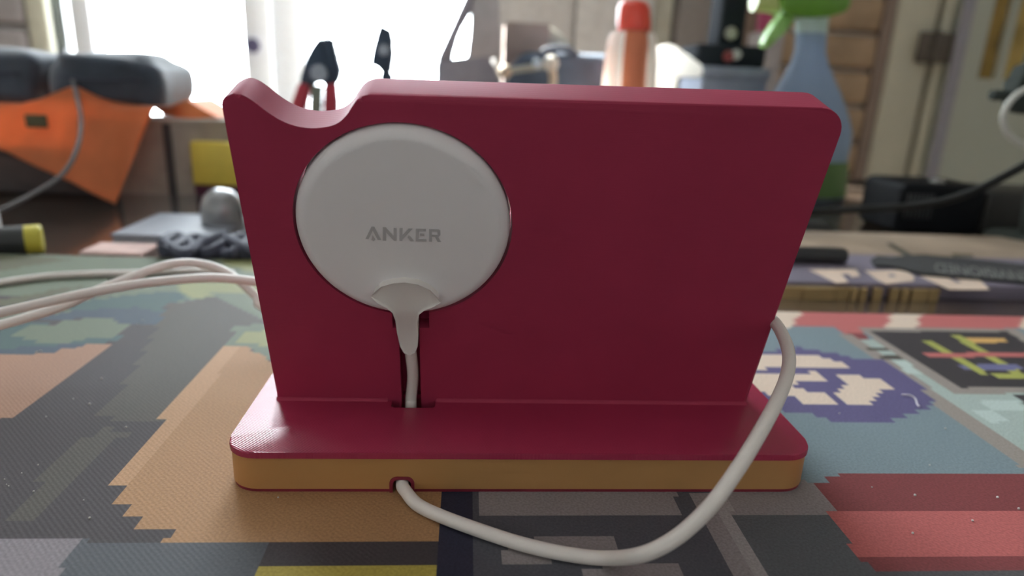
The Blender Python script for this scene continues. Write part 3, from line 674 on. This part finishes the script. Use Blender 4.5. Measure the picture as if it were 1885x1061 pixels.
flat('grip', [(548, 150), (572, 155), (562, 200), (556, 240), (528, 240), (533, 195)], TYB-.001, .014, M_HRED, p, .004)
flat('grip', [(594, 155), (618, 150), (622, 195), (616, 240), (590, 240), (594, 195)], TYB+.001, .014, M_HRED, p, .004)
flat('spring_leaf', [(572, 156), (594, 156), (592, 236), (568, 236)], TYB+.003, .004, mat('pale_green_steel', (.20, .24, .20), .4, .3), p, .001)
p = thing('wire_cutter', 'slim blue grey wire cutter alone against the bright window, right of the pliers', 'cutter', tuple(aty(705, 235, TYB)))
flat('cutter_head', [(686, 90), (694, 60), (699, 44), (704, 50), (712, 54), (719, 52), (724, 75), (721, 95), (722, 130), (705, 140), (697, 122), (681, 122), (682, 112)], TYB, .012, M_STEEL, p)
flat('cutter_grip', [(698, 132), (723, 132), (723, 240), (700, 240)], TYB, .014, M_STEEL, p, .004)
bm = bmesh.new(); lathe(bm, [(.006, -.003), (.007, 0), (.007, .016), (.006, .018)], aty(707, 92, TYB), 16, 'Y'); obj('pivot', bm, mat('bright_steel', (.3, .34, .4)), p)

# ------------------------------------------------------------------ clutter in the middle, behind
def stand_at(px, y): return Vector((aty(px, 250, y).x, y, TZ))
# grey slanted container with clear window
BY = .66
p = thing('grey_canister', 'slanted pale grey canister with clear side slots, right of the window panes', 'canister', tuple(stand_at(850, BY)))
def slab_px(name, px, y, th, m, parent, bev=.003): return flat(name, px, y, th, m, parent, bev)
M_GREYC = mat('lilac_grey_plastic', (.30, .29, .34), .5)
slab_px('canister_base', [(803, 112), (900, 100), (920, 150), (915, 270), (808, 270), (803, 160)], BY, .06, M_GREYC, p)
slab_px('slanted_wall', [(803, 112), (858, -10), (878, -30), (866, 20), (838, 62), (832, 108)], BY, .055, M_GREYC, p)
slab_px('back_wall', [(866, 20), (878, -40), (918, -40), (922, 104), (856, 112), (868, 78)], BY, .05, mat('pale_grey_plastic', (.46, .45, .47), .5), p)
# box with navy contents
BY2 = .655
x0, x1 = aty(918, 150, BY2).x, aty(1128, 150, BY2).x; z1 = aty(1020, 94, BY2).z
p = thing('navy_bag', 'navy blue bag standing behind the stand top, below the cream hose', 'bag', ((x0+x1)/2, BY2, TZ))
bm = bmesh.new(); lumps(bm, Vector(((x0+x1)/2+.012, BY2, TZ)), (x1-x0)/2, .028, (z1-TZ)*1.0, .03, 11, 4, .35); obj('bag_body', bm, mat('navy_canvas', (.06, .085, .13), .8, noise=.2, bump=.3), p, ang=1.5)
bm = bmesh.new(); tube(bm, [aty(990, 105, BY2-.02), aty(1010, 92, BY2-.022), aty(1045, 92, BY2-.022), aty(1065, 108, BY2-.02)], .004, 10, 8); obj('bag_handle', bm, mat('navy_webbing', (.06, .075, .11), .8), p)
BY3 = .60
def rod(name, pxs, y, r, m, parent=None, seg=12):
    bm = bmesh.new(); tube(bm, [aty(x, yy, y) for x, yy in pxs], r, seg, 8); return obj(name, bm, m, parent)
p = thing('wooden_peg_rack', 'small wooden rack with a crossbar and peg standing just behind the stand', 'rack', tuple(stand_at(1016, BY3)))
M_BEI = mat('beige_wood', (.50, .42, .33), .6)
rod('post', [(1016, 128), (1018, 150), (1012, 200), (1000, 310)], BY3, .0045, M_BEI, p)
rod('crossbar', [(925, 133), (960, 127), (1000, 122), (1022, 118)], BY3, .0038, mat('greenish_wood', (.33, .34, .30), .6), p)
b = bmesh.new(); bmesh.ops.create_uvsphere(b, u_segments=16, v_segments=10, radius=.0085, matrix=Matrix.Translation(aty(1014, 117, BY3))); obj('ball_end', b, mat('cream_ball', (.62, .60, .55), .4), p)
b = bmesh.new(); bmesh.ops.create_uvsphere(b, u_segments=16, v_segments=10, radius=.0075, matrix=Matrix.Translation(aty(930, 132, BY3))); obj('ball_end', b, M_BEI, p)
b = bmesh.new(); bmesh.ops.create_uvsphere(b, u_segments=16, v_segments=10, radius=.006, matrix=Matrix.Translation(aty(989, 118, BY3))); obj('ball_end', b, mat('pale_blue_ball', (.5, .6, .7), .3), p)
BY4 = .71
wire('cream_hose', [aty(x, y, BY4) for x, y in ((972, 68), (985, 58), (1005, 62), (1030, 78), (1050, 102), (1075, 118), (1110, 140), (1120, 230))] + [Vector((aty(1122, 260, BY4).x, BY4, TZ+.006))], .009, mat('cream_hose', (.50, .49, .42), .5), 'cream coloured curved hose arching over the navy bag', 'hose')
# tan carton on the table behind
x0, x1 = aty(928, 60, BY4).x, aty(1010, 60, BY4).x; z1 = aty(960, 46, BY4).z
p = thing('tan_carton', 'tall dusty pink tan carton behind the navy bag', 'box', (x0, BY4, TZ)); bxo('carton_body', x0, x1, BY4-.008, BY4+.02, TZ, z1, mat('pinkish_card', (.34, .27, .25), .8), p, .002)
bxo('carton_flap', x0, x1, BY4-.010, BY4-.0085, z1-.03, z1+.002, mat('pinkish_card_light', (.38, .31, .28), .8), p)
# grey cabinet against the wall
cy0 = WY-.33
x0, x1 = aty(905, 60, cy0).x, aty(1200, 60, cy0).x
p = thing('grey_cabinet', 'grey cabinet against the wall with dim contents, behind the orange bottle', 'cabinet', (x0, cy0, ZF))
M_CAB = mat('grey_cabinet_paint', (.64, .63, .61), .6)
bxo('carcass', x0, x1, cy0, WY-.03, ZF, .97, M_CAB, p, .004)
xm_ = (x0+x1)/2
for xa, xb in ((x0+.004, xm_-.002), (xm_+.002, x1-.004)):
    d_ = bxo('cabinet_door', xa, xb, cy0-.02, cy0, ZF+.05, .95, mat('grey_door_paint', (.62, .61, .59), .55), p, .004)
    hc = aty(1019, 22, cy0-.02) if xa < xm_-.2 else None
    if hc: bxo('dark_pull', hc.x-.022, hc.x+.022, cy0-.034, cy0-.02, hc.z-.022, hc.z+.022, mat('dark_pull', (.10, .09, .12), .5), d_, .005)
def frosted(name, col, trans_amt, rough=.4):
    """thin frosted plastic: lets light through and scatters part of it"""
    m = bpy.data.materials.new(name); m.use_nodes = True; nt = m.node_tree; nt.nodes.clear()
    o = nt.nodes.new('ShaderNodeOutputMaterial'); a = nt.nodes.new('ShaderNodeMixShader'); b = nt.nodes.new('ShaderNodeMixShader')
    t = nt.nodes.new('ShaderNodeBsdfTransparent'); l = nt.nodes.new('ShaderNodeBsdfTranslucent'); d = nt.nodes.new('ShaderNodeBsdfPrincipled')
    n = nt.nodes.new('ShaderNodeTexNoise'); n.inputs['Scale'].default_value = 25; r = nt.nodes.new('ShaderNodeValToRGB')
    r.color_ramp.elements[0].color = (*[c*.96 for c in col], 1); r.color_ramp.elements[1].color = (*col, 1)
    nt.links.new(n.outputs['Fac'], r.inputs['Fac'])
    for k in (l.inputs['Color'], d.inputs['Base Color']): nt.links.new(r.outputs['Color'], k)
    d.inputs['Roughness'].default_value = rough; a.inputs[0].default_value = .2; b.inputs[0].default_value = trans_amt
    nt.links.new(l.outputs[0], a.inputs[1]); nt.links.new(d.outputs[0], a.inputs[2])
    nt.links.new(t.outputs[0], b.inputs[2]); nt.links.new(a.outputs[0], b.inputs[1]); nt.links.new(b.outputs[0], o.inputs[0])
    return m
# orange bottle
OY = .56
def loft(bm, secs, seg=32):
    """secs: (pixel row, left px, right px) on plane y, circular sections"""
    rings = []
    for y_, l, r_, yy, fl in secs:
        a, b = aty(l, y_, yy), aty(r_, y_, yy); c = (a+b)/2; rr = (b.x-a.x)/2
        rings.append([bm.verts.new((c.x+rr*math.cos(2*math.pi*k/seg), c.y+rr*fl*math.sin(2*math.pi*k/seg), c.z)) for k in range(seg)])
    for a, b in zip(rings, rings[1:]):
        for k in range(seg): bm.faces.new((a[k], a[(k+1) % seg], b[(k+1) % seg], b[k]))
    bm.faces.new(rings[0]); bm.faces.new(rings[-1][::-1])
zrow = lambda px, y, z: (530.5 - FPX*((Vector((aty(px, 300, y).x, y, z))-CC).dot(CU))/((Vector((aty(px, 300, y).x, y, z))-CC).dot(CF)))
p = thing('orange_bottle', 'tall glossy orange bottle with a red cap behind the top of the stand', 'bottle', tuple(stand_at(1160, OY)))
ob = zrow(1140, OY, TZ)
bm = bmesh.new(); loft(bm, [(58, 1140, 1194, OY, 1), (70, 1139, 1194, OY, 1), (100, 1137, 1192, OY, 1), (160, 1132, 1188, OY, 1), (ob-6, 1116, 1174, OY, 1), (ob, 1120, 1170, OY, 1)]); obj('bottle_body', bm, mat('orange_matte', (.70, .22, .11), .4, noise=.05), p, ang=1)
bm = bmesh.new(); loft(bm, [(1, 1150, 1180, OY, 1), (4, 1142, 1190, OY, 1), (14, 1138, 1196, OY, 1), (40, 1136, 1198, OY, 1), (57, 1137, 1197, OY, 1)]); obj('bottle_cap', bm, mat('red_cap', (.85, .07, .04), .3, coat=.4, noise=.03), p, ang=1)
def side_streak(a0, a1):  # invented white strips that stand in for bright light streaks along the bottle
    bm = bmesh.new(); G = []
    for y_, l, r_ in ((61, 1126, 1204), (70, 1121, 1207), (100, 1115, 1210), (160, 1109, 1208), (ob-8, 1096, 1194)):
        A, B = aty(l, y_, OY), aty(r_, y_, OY); c = (A+B)/2; rr = (B.x-A.x)/2
        ring = []
        for r2 in (rr, rr*.72):
            for k in range(9):
                a = math.radians(a0+(a1-a0)*(k if r2 == rr else 8-k)/8); ring.append(bm.verts.new((c.x+r2*math.cos(a), c.y+r2*math.sin(a), c.z)))
        G.append(ring)
    for p_, q_ in zip(G, G[1:]):
        for k in range(18): bm.faces.new((p_[k], p_[(k+1) % 18], q_[(k+1) % 18], q_[k]))
    bm.faces.new(G[0]); bm.faces.new(G[-1][::-1])
    return obj('white_side_streak', bm, frosted('white_side_streak', (.97, .97, .95), 0), p, ang=.8)
side_streak(120, 232); side_streak(-40, 60)
# white glue gun
GY = .58
p = thing('white_glue_gun', 'bright white glue gun shape pointing right beside the orange bottle', 'tool', tuple(stand_at(1240, GY)))
MG = frosted('bright_white_plastic', (.97, .97, .95), .0)
flat('gun_barrel', [(1219, 92), (1229, 80), (1243, 84), (1270, 103), (1294, 120), (1295, 138), (1285, 143), (1268, 139), (1247, 141), (1214, 140)], GY, .034, MG, p, .002)
flat('gun_grip', [(1216, 132), (1249, 138), (1246, 155), (1240, 165), (1228, 300), (1192, 300), (1206, 165)], GY+.001, .03, MG, p, .002)
# blue grey box
x0, x1 = aty(1292, 150, .60).x, aty(1420, 150, .60).x; z1 = aty(1360, 124, .60).z
p = thing('blue_grey_box', 'plain blue grey box between the glue gun and the spray bottle', 'box', (x0, .60, TZ))
bxo('box_body', x0, x1-.004, .60, .68, TZ, z1-.012, mat('blue_grey_card', (.24, .27, .35), .8, spec=.15), p, .002); bxo('box_lid', x0-.002, x1-.002, .598, .682, z1-.012, z1, mat('blue_grey_lid', (.26, .29, .37), .8, spec=.15), p, .002)
BBZ = z1
# black machine on the box
x0, x1 = aty(1272, 100, .63).x, aty(1398, 100, .63).x; z2 = aty(1330, 84, .63).z
p = thing('black_machine', 'black desk machine with a tall dark column on the blue grey box', 'machine', (x0, .63, BBZ))
bxo('machine_base', x0, x1, .61, .675, BBZ, z2, mat('black_housing', (.022, .026, .032), .8, spec=.05), p, .004)
cx0, cx1 = aty(1318, 60, .64).x, aty(1366, 60, .64).x
bxo('column', cx0, cx1, .63, .67, z2, aty(1340, -60, .64).z, mat('black_housing', (.022, .026, .032)), p, .004)
for nm, x, y, r, c in (('dial', 1354, 101, .0055, (.55, .55, .55)), ('dial', 1340, 104, .006, (.28, .05, .05)), ('dial', 1345, 62, .007, (.42, .42, .36))):
    bm = bmesh.new(); yy = .61 if y > 80 else .63; lathe(bm, [(r*.85, -.005), (r, -.002), (r, .001)], aty(x, y, yy), 16, 'Y'); obj(nm, bm, mat('dial_%d' % int(c[0]*100), c, .3), p)
# brown post and grey panel near the wall
x0, x1 = aty(1238, 40, 1.3).x, aty(1318, 40, 1.3).x
p = thing('grey_tall_cupboard', 'tall taupe grey cupboard behind the black machine', 'cupboard', (x0, 1.3, ZF)); bxo('cupboard_body', x0, x1, 1.3, 1.5, ZF, 1.0, mat('taupe_grey', (.23, .21, .20), .6), p, .004)
bxo('cupboard_door', x0+.006, x1-.006, 1.285, 1.3, ZF+.05, .98, mat('taupe_grey_door', (.25, .23, .22), .6), p, .003)
bxo('door_stile', aty(1203, 40, 1.28).x, aty(1237, 40, 1.28).x, 1.28, 1.5, ZF, 1.0, mat('beige_stile_paint', (.50, .50, .42), .5), p, .003)
x0, x1 = aty(1368, 40, 1.2).x, aty(1400, 40, 1.2).x
p = thing('brown_post', 'brown wooden post standing left of the spray bottle', 'post', (x0, 1.2, ZF)); bxo('post_shaft', x0, x1, 1.2, 1.25, ZF, 1.2, mat('brown_wood', (.17, .12, .09), .6, noise=.2), p, .004)
bxo('post_foot', x0-.03, x1+.03, 1.17, 1.28, ZF, ZF+.03, mat('brown_wood', (.17, .12, .09)), p, .004)
c = aty(1416, 26, 1.05); 
p = thing('magenta_bottle', 'dark magenta bottle partly hidden behind the green spray trigger', 'bottle', (c.x, 1.05, ZF))
bxo('pedestal', c.x-.02, c.x+.02, 1.02, 1.08, ZF, c.z-.03, mat('grey_pedestal', (.32, .3, .3), .6), p, .002)
bm = bmesh.new(); lathe(bm, [(.016, -.03), (.018, -.02), (.018, .02), (.008, .035), (.008, .05)], c, 20); obj('bottle_body', bm, mat('magenta_plastic', (.28, .03, .09), .4), p)

# spray bottle
SY = .545
p = thing('spray_bottle', 'pale blue spray bottle with a green trigger head behind the stand corner', 'bottle', tuple(stand_at(1490, SY)))
sb = zrow(1500, SY, TZ)
bm = bmesh.new()
loft(bm, [(62, 1466, 1519, SY, .9), (96, 1464, 1518, SY, .85), (120, 1455, 1524, SY, .75), (150, 1438, 1537, SY, .65), (173, 1424, 1547, SY, .6), (205, 1410, 1558, SY, .6), (240, 1403, 1566, SY, .6), (268, 1403, 1562, SY, .6), (290, 1404, 1557, SY, .6), (sb-6, 1398, 1552, SY, .6), (sb, 1402, 1547, SY, .6)])
obj('bottle_body', bm, frosted('pale_blue_plastic', (.42, .52, .66), .12, .2), p, ang=1)
bm = bmesh.new(); loft(bm, [(26, 1469, 1524, SY, .95), (40, 1465, 1522, SY, .95), (62, 1465, 1520, SY, .95)]); obj('collar', bm, frosted('milky_collar', (.75, .85, .82), .12, .2), p, ang=.8)
bm = bmesh.new(); loft(bm, [(294, 1401, 1559, SY, .62), (299, 1401, 1558, SY, .62), (sb-14, 1395, 1554, SY, .62), (sb-10, 1397, 1553, SY, .62)]); obj('green_label', bm, mat('green_label', (.12, .22, .07), .6), p, ang=.8)
M_GRN = mat('green_plastic', (.13, .33, .03), .3, coat=.4)
flat('spray_head', [(1432, -60), (1560, -70), (1566, -20), (1570, 8), (1560, 22), (1530, 30), (1505, 33), (1470, 30), (1446, 22), (1440, 6)], SY-.018, .036, M_GRN, p, .008)
flat('trigger', [(1452, 14), (1474, 24), (1452, 42), (1436, 62), (1424, 84), (1412, 90), (1406, 82), (1414, 62), (1430, 40)], SY-.008, .016, mat('light_green_plastic', (.25, .52, .12), .3, coat=.3), p, .003)
bm = bmesh.new(); lathe(bm, [(.011, -.03), (.012, 0)], aty(1442, 2, SY), 16, 'X'); obj('nozzle', bm, mat('yellow_green_nozzle', (.55, .65, .25), .3), p)

# ------------------------------------------------------------------ right side of the table
# purple card box with cream letters
zb_ = .0055
a, b_ = at(1400, 552, TZ), at(1990, 556, TZ); yf = at(1800, 553, TZ).y
yfar = at(1650, 470, zb_).y
pb = thing('purple_box', 'flat purple box printed with big cream letters, behind the gold letters', 'box', (.25, yf, TZ))
bm = bmesh.new(); bx1 = .50
xl_ = at(1440, 552, TZ).x-.05
box(bm, xl_, bx1, yf, yfar, TZ, zb_, .0008, 2); obj('box_body', bm, mat('lilac_grey_card', (.17, .15, .20), .55), pb)
M_CRP = mat('cream_print', (.66, .52, .42), .6)
glyphs = [[(1489, 497), (1576, 496), (1583, 509), (1568, 511), (1562, 505), (1548, 505), (1562, 520), (1540, 522)],
          [(1592, 499), (1665, 498), (1683, 510), (1682, 518), (1660, 520), (1632, 524), (1612, 514)],
          [(1694, 509), (1738, 508), (1762, 522), (1770, 520), (1756, 512), (1800, 513), (1822, 534), (1748, 534)]]
for g in glyphs:
    bm = bmesh.new(); prism(bm, [at(x, y, zb_+.00005) for x, y in g], (0, 0, .0002)); obj('printed_letter', bm, M_CRP, pb, ang=.3)
bm = bmesh.new(); q = [(1634, 506), (1645, 505), (1650, 509), (1638, 510)]; prism(bm, [at(x, y, zb_+.0003) for x, y in q], (0, 0, .0001)); obj('letter_counter', bm, mat('lilac_grey_card', (.17, .15, .20)), pb)
# gold letter sign
gs = thing('gold_letters', 'row of chunky gold printed letters lying in front of the purple box', 'sign', tuple(at(1580, 549, TZ)))
M_GL = mat('gold_letter_plastic', (.38, .27, .12), .4, .2)
gy = at(1600, 553, TZ).y; 
def letter(parts, h):
    bm = bmesh.new()
    for q in parts:
        prism(bm, [at(x, y, TZ) for x, y in q], (0, 0, h))
    return obj('letter', bm, M_GL, gs, ang=.5)
hL = .0062
for parts in ([[(1425, 548), (1445, 527), (1478, 527), (1466, 534), (1452, 535), (1446, 541), (1466, 543), (1496, 533), (1510, 536), (1480, 551)]],
              [[(1478, 552), (1500, 540), (1540, 538), (1536, 552)]],
              [[(1537, 552), (1520, 533), (1531, 530), (1549, 552)], [(1549, 552), (1545, 546), (1562, 545), (1562, 552)]],
              [[(1564, 553), (1552, 533), (1562, 532), (1577, 553)]],
              [[(1581, 553), (1572, 536), (1582, 535), (1594, 553)], [(1590, 536), (1600, 534), (1606, 542), (1598, 544)]],
              [[(1606, 553), (1590, 535), (1601, 533), (1622, 553)], [(1612, 540), (1624, 535), (1632, 541), (1618, 546)]],
              [[(1637, 553), (1616, 534), (1627, 531), (1653, 553)]],
              [[(1658, 554), (1640, 530), (1650, 527), (1672, 554)], [(1668, 538), (1678, 532), (1688, 540), (1676, 546)]],
              [[(1677, 554), (1668, 546), (1672, 528), (1684, 524), (1706, 554)]],
              [[(1708, 554), (1694, 533), (1706, 531), (1728, 549), (1726, 554)]]):
    letter(parts, hL)
# lanyard strap with lettering
zl = zb_+.0003
st = thing('black_lanyard', 'black woven lanyard with upside down grey lettering across the purple box', 'lanyard', tuple(at(1740, 500, zl)))
bm = bmesh.new(); q = [(1603, 482), (1615, 475), (1640, 478), (1672, 474), (1700, 473), (1780, 480), (1885, 492), (1990, 504), (1990, 545), (1885, 524), (1800, 516), (1735, 511), (1690, 507), (1662, 499), (1640, 494), (1610, 493)]
prism(bm, [at(x, y, zl) for x, y in q], (0, 0, .0016)); obj('strap', bm, mat('black_webbing', (.035, .036, .038), .8, noise=.2, bump=.4, bscale=900), st, ang=.5)
cu_ = bpy.data.curves.new('txt', 'FONT'); cu_.body = 'ENVISIONED'; cu_.size = 1; cu_.extrude = 0.0
to = bpy.data.objects.new('txt', cu_); COL.objects.link(to); dg = bpy.context.evaluated_depsgraph_get(); dg.update()
tme = bpy.data.meshes.new_from_object(to.evaluated_get(dg)); bpy.data.objects.remove(to)
bm = bmesh.new(); bm.from_mesh(tme); bpy.data.meshes.remove(tme)
xs_ = [v.co.x for v in bm.verts]; ys_ = [v.co.y for v in bm.verts]; tx0, tx1, ty0, ty1 = min(xs_), max(xs_), min(ys_), max(ys_)
# text box corners as seen: D at the left, E at the right; letter tops nearer to us
zt_ = zl+.0018
A = at(1720, 484, zt_); B = at(1890, 501, zt_); C_ = at(1722, 501, zt_)
ex = (A-B); ey = (C_-A)
for v in bm.verts:
    s, t_ = (v.co.x-tx0)/(tx1-tx0), (v.co.y-ty0)/(ty1-ty0); v.co = B+ex*s+ey*t_
obj('lettering', bm, mat('grey_print_dim', (.19, .19, .18), .8), st, ang=.3)
# beige boards and black marker
yq0, yq1 = yfar+.003, at(1750, 446, .003).y+.02
bd = thing('beige_board', 'flat beige board lying beyond the purple box, in front of the black adapter', 'board', (.3, yq0, TZ))
bxo('board_panel', xl_+.02, .50, yq0, yq1, TZ, .0045, mat('beige_board', (.36, .28, .21), .6, noise=.2, nscale=20), bd, .001)
q = [(1632, 449), (1642, 449), (1692, 478), (1680, 480)]
bm = bmesh.new(); prism(bm, [at(x, y, .0046) for x, y in q], (0, 0, .0004)); obj('dark_joint', bm, mat('dark_green_line', (.05, .055, .045), .7), bd)
q = [(1752, 467), (1790, 469), (1792, 475), (1754, 473)]
bm = bmesh.new(); prism(bm, [at(x, y, .0046) for x, y in q], (0, 0, .0003)); obj('printed_mark', bm, mat('olive_print', (.12, .10, .06), .7), bd)
c = at(1560, 489, zb_); r = .0048
mk = thing('black_pen', 'stubby black pen lying beside the right edge of the stand', 'pen', (c.x, c.y+r, zb_))
bm = bmesh.new(); lathe(bm, [(r*.8, c.x-.09), (r, c.x-.088), (r, c.x-.045)], (0, c.y+r, zb_+r), 20, 'X'); obj('pen_barrel', bm, mat('black_pen', (.03, .033, .036), .45), mk)
bm = bmesh.new(); lathe(bm, [(r*1.06, c.x-.045), (r*1.06, c.x-.002), (r*.9, c.x)], (0, c.y+r, zb_+r), 20, 'X'); obj('pen_cap', bm, mat('black_pen_cap', (.025, .027, .03), .4), mk)
# black adapter
yd = at(1750, 446, TZ).y+.026
xa, xb = aty(1648, 430, yd).x, aty(1980, 430, yd).x; zt = aty(1740, 338, yd+.01).z
ad = thing('black_adapter', 'black power adapter with ribbed end standing on the table at right', 'adapter', ((xa+xb)/2, yd, TZ))
M_BLK = mat('black_plastic', (.007, .008, .010), .6, spec=.1)
xm = aty(1812, 400, yd).x
bxo('adapter_body', xa, xm-.0006, yd, yd+.06, TZ, zt, M_BLK, ad, .006, 4); bxo('adapter_end', xm+.0006, xb, yd+.001, yd+.06, TZ, zt-.004, mat('black_plastic_warm', (.02, .02, .018), .5), ad, .005, 4)
for k in range(7):
    x = xa+.004+k*.0034; bxo('rib', x, x+.0016, yd-.0012, yd+.004, zt-.028, zt-.008, mat('rib_black', (.04, .045, .05), .3), ad, .0004)
xn = aty(1749, 335, yd).x; bxo('clip', xn-.004, xn+.004, yd+.01, yd+.02, zt-.001, zt+.003, mat('pale_clip', (.3, .3, .28), .5), ad, .001)
# black lumps, cables
c = at(1505, 440, TZ)
p = thing('black_plug', 'small black plug lying on the table just right of the stand', 'plug', tuple(c))
bxo('plug_body', c.x-.03, c.x+.012, c.y, c.y+.02, TZ, TZ+.012, mat('black_rubber', (.02, .022, .022), .5), p, .004); 
bm = bmesh.new(); tube(bm, [Vector((c.x+.010, c.y+.01, TZ+.006)), Vector((c.x+.03, c.y+.006, TZ+.003)), Vector((c.x+.05, c.y-.006, TZ+.0025))], .002, 8, 6); obj('plug_lead', bm, mat('black_rubber', (.02, .022, .022)), p)
M_BC = mat('black_cable', (.013, .014, .013), .6, spec=.25)
pts = [at(1380, 400, TZ+.003)+Vector((0, 0, 0))] + [atd(*q) for q in ((1440, 398, .50), (1530, 388, .49), (1620, 384, .475), (1700, 377, .462), (1760, 364, .45), (1815, 342, .44), (1885, 305, .43), (1960, 262, .42))]
wire('black_cable', pts, .0027, M_BC, 'thick black cable rising to the right in front of the adapter')
pts = [atd(*q) for q in ((1440, 336, .72), (1500, 333, .70), (1560, 330, .68), (1620, 333, .66), (1680, 338, .63), (1700, 342, .60))]
pts = [at(x, y, TZ+.0017) for x, y in ((1420, 352), (1480, 342), (1530, 336), (1580, 334), (1640, 338), (1690, 346))]
wire('thin_brown_cable', pts, .0017, mat('brown_cable', (.06, .045, .035), .5), 'thin dark brown cable lying along the far edge of the table at right', group='thin brown cables')
pts = [at(x, y, TZ+.0017) for x, y in ((1420, 362), (1480, 354), (1530, 350), (1590, 350), (1650, 354), (1690, 360))]
wire('thin_brown_cable', pts, .0017, mat('brown_cable', (.06, .045, .035)), 'second thin brown cable, nearer to the stand corner than the first', group='thin brown cables')
# lamp clamp and white cable at the right border
LY = .34
c = aty(1930, 300, LY)
lm = thing('dark_clamp', 'dark green grey clamp on a post at the right picture edge', 'clamp', (c.x, LY, TZ))
M_CL = mat('dark_green_metal', (.045, .055, .05), .85, spec=.2)
bm = bmesh.new(); tube(bm, [Vector((c.x, LY, TZ)), aty(1932, 160, LY), aty(1934, 60, LY)], .006, 14, 4); obj('post', bm, M_CL, lm)
bm = bmesh.new(); lathe(bm, [(.03, 0), (.03, .006), (.026, .009)], (c.x, LY, TZ), 28); obj('foot', bm, M_CL, lm)
flat('jaw', [(1870, 175), (1880, 150), (1895, 118), (1935, 110), (1935, 205), (1900, 212), (1872, 205)], LY-.008, .016, M_CL, lm, .003)
bm = bmesh.new(); lathe(bm, [(.0035, -.012), (.004, -.01), (.004, .01)], aty(1853, 176, LY), 14, 'X'); obj('screw', bm, M_CL, lm)
bm = bmesh.new(); tube(bm, [aty(1850, 176, LY), aty(1900, 172, LY)], .0018, 8, 2); obj('spindle', bm, M_CL, lm)
pts = [aty(x, y, LY-.02) for x, y in ((1940, 150), (1905, 158), (1875, 172), (1855, 193), (1847, 218), (1853, 243), (1870, 260), (1895, 272), (1940, 290))]
wire('pale_cable_loop', pts, .0022, mat('pale_cable', (.55, .56, .52), .45), 'pale white cable looped around the dark clamp at the right edge')

# ------------------------------------------------------------------ lint and dust on the mat
c = at(1678, 738, 0)
bm = bmesh.new(); tube(bm, [c+Vector((-.0012, .004, .0004)), c+Vector((.0004, .002, .0012)), c+Vector((.0012, .0, .0008)), c+Vector((0, -.003, .0003)), c+Vector((-.0006, -.005, .0003))], .0003, 6, 5)
tag(obj('lint', bm, mat('pale_lint', (.55, .52, .58), .9)), 'small curl of pale lint on the purple print of the desk mat', 'lint')
rnd = random.Random(4); bm = bmesh.new()
spots = [(70, 857), (12, 893), (8, 884), (16, 896), (40, 872), (62, 906), (165, 745), (187, 698), (232, 788), (154, 922), (165, 955), (512, 917), (85, 768), (135, 735), (1605, 898), (1684, 913), (1836, 917), (1875, 938), (1680, 983), (1711, 857), (1545, 762), (1740, 790), (1790, 960), (68, 650), (75, 648), (262, 590), (255, 598)]
for px, py in spots:
    q = at(px, py, 0); r = rnd.uniform(.00018, .0004)
    bmesh.ops.create_icosphere(bm, subdivisions=1, radius=r, matrix=Matrix.Translation(q+Vector((0, 0, r*.6))))
o = tag(obj('dust_specks', bm, mat('pale_dust', (.7, .68, .66), .9)), 'scattered tiny pale dust specks on the desk mat', 'dust'); o['kind'] = 'stuff'
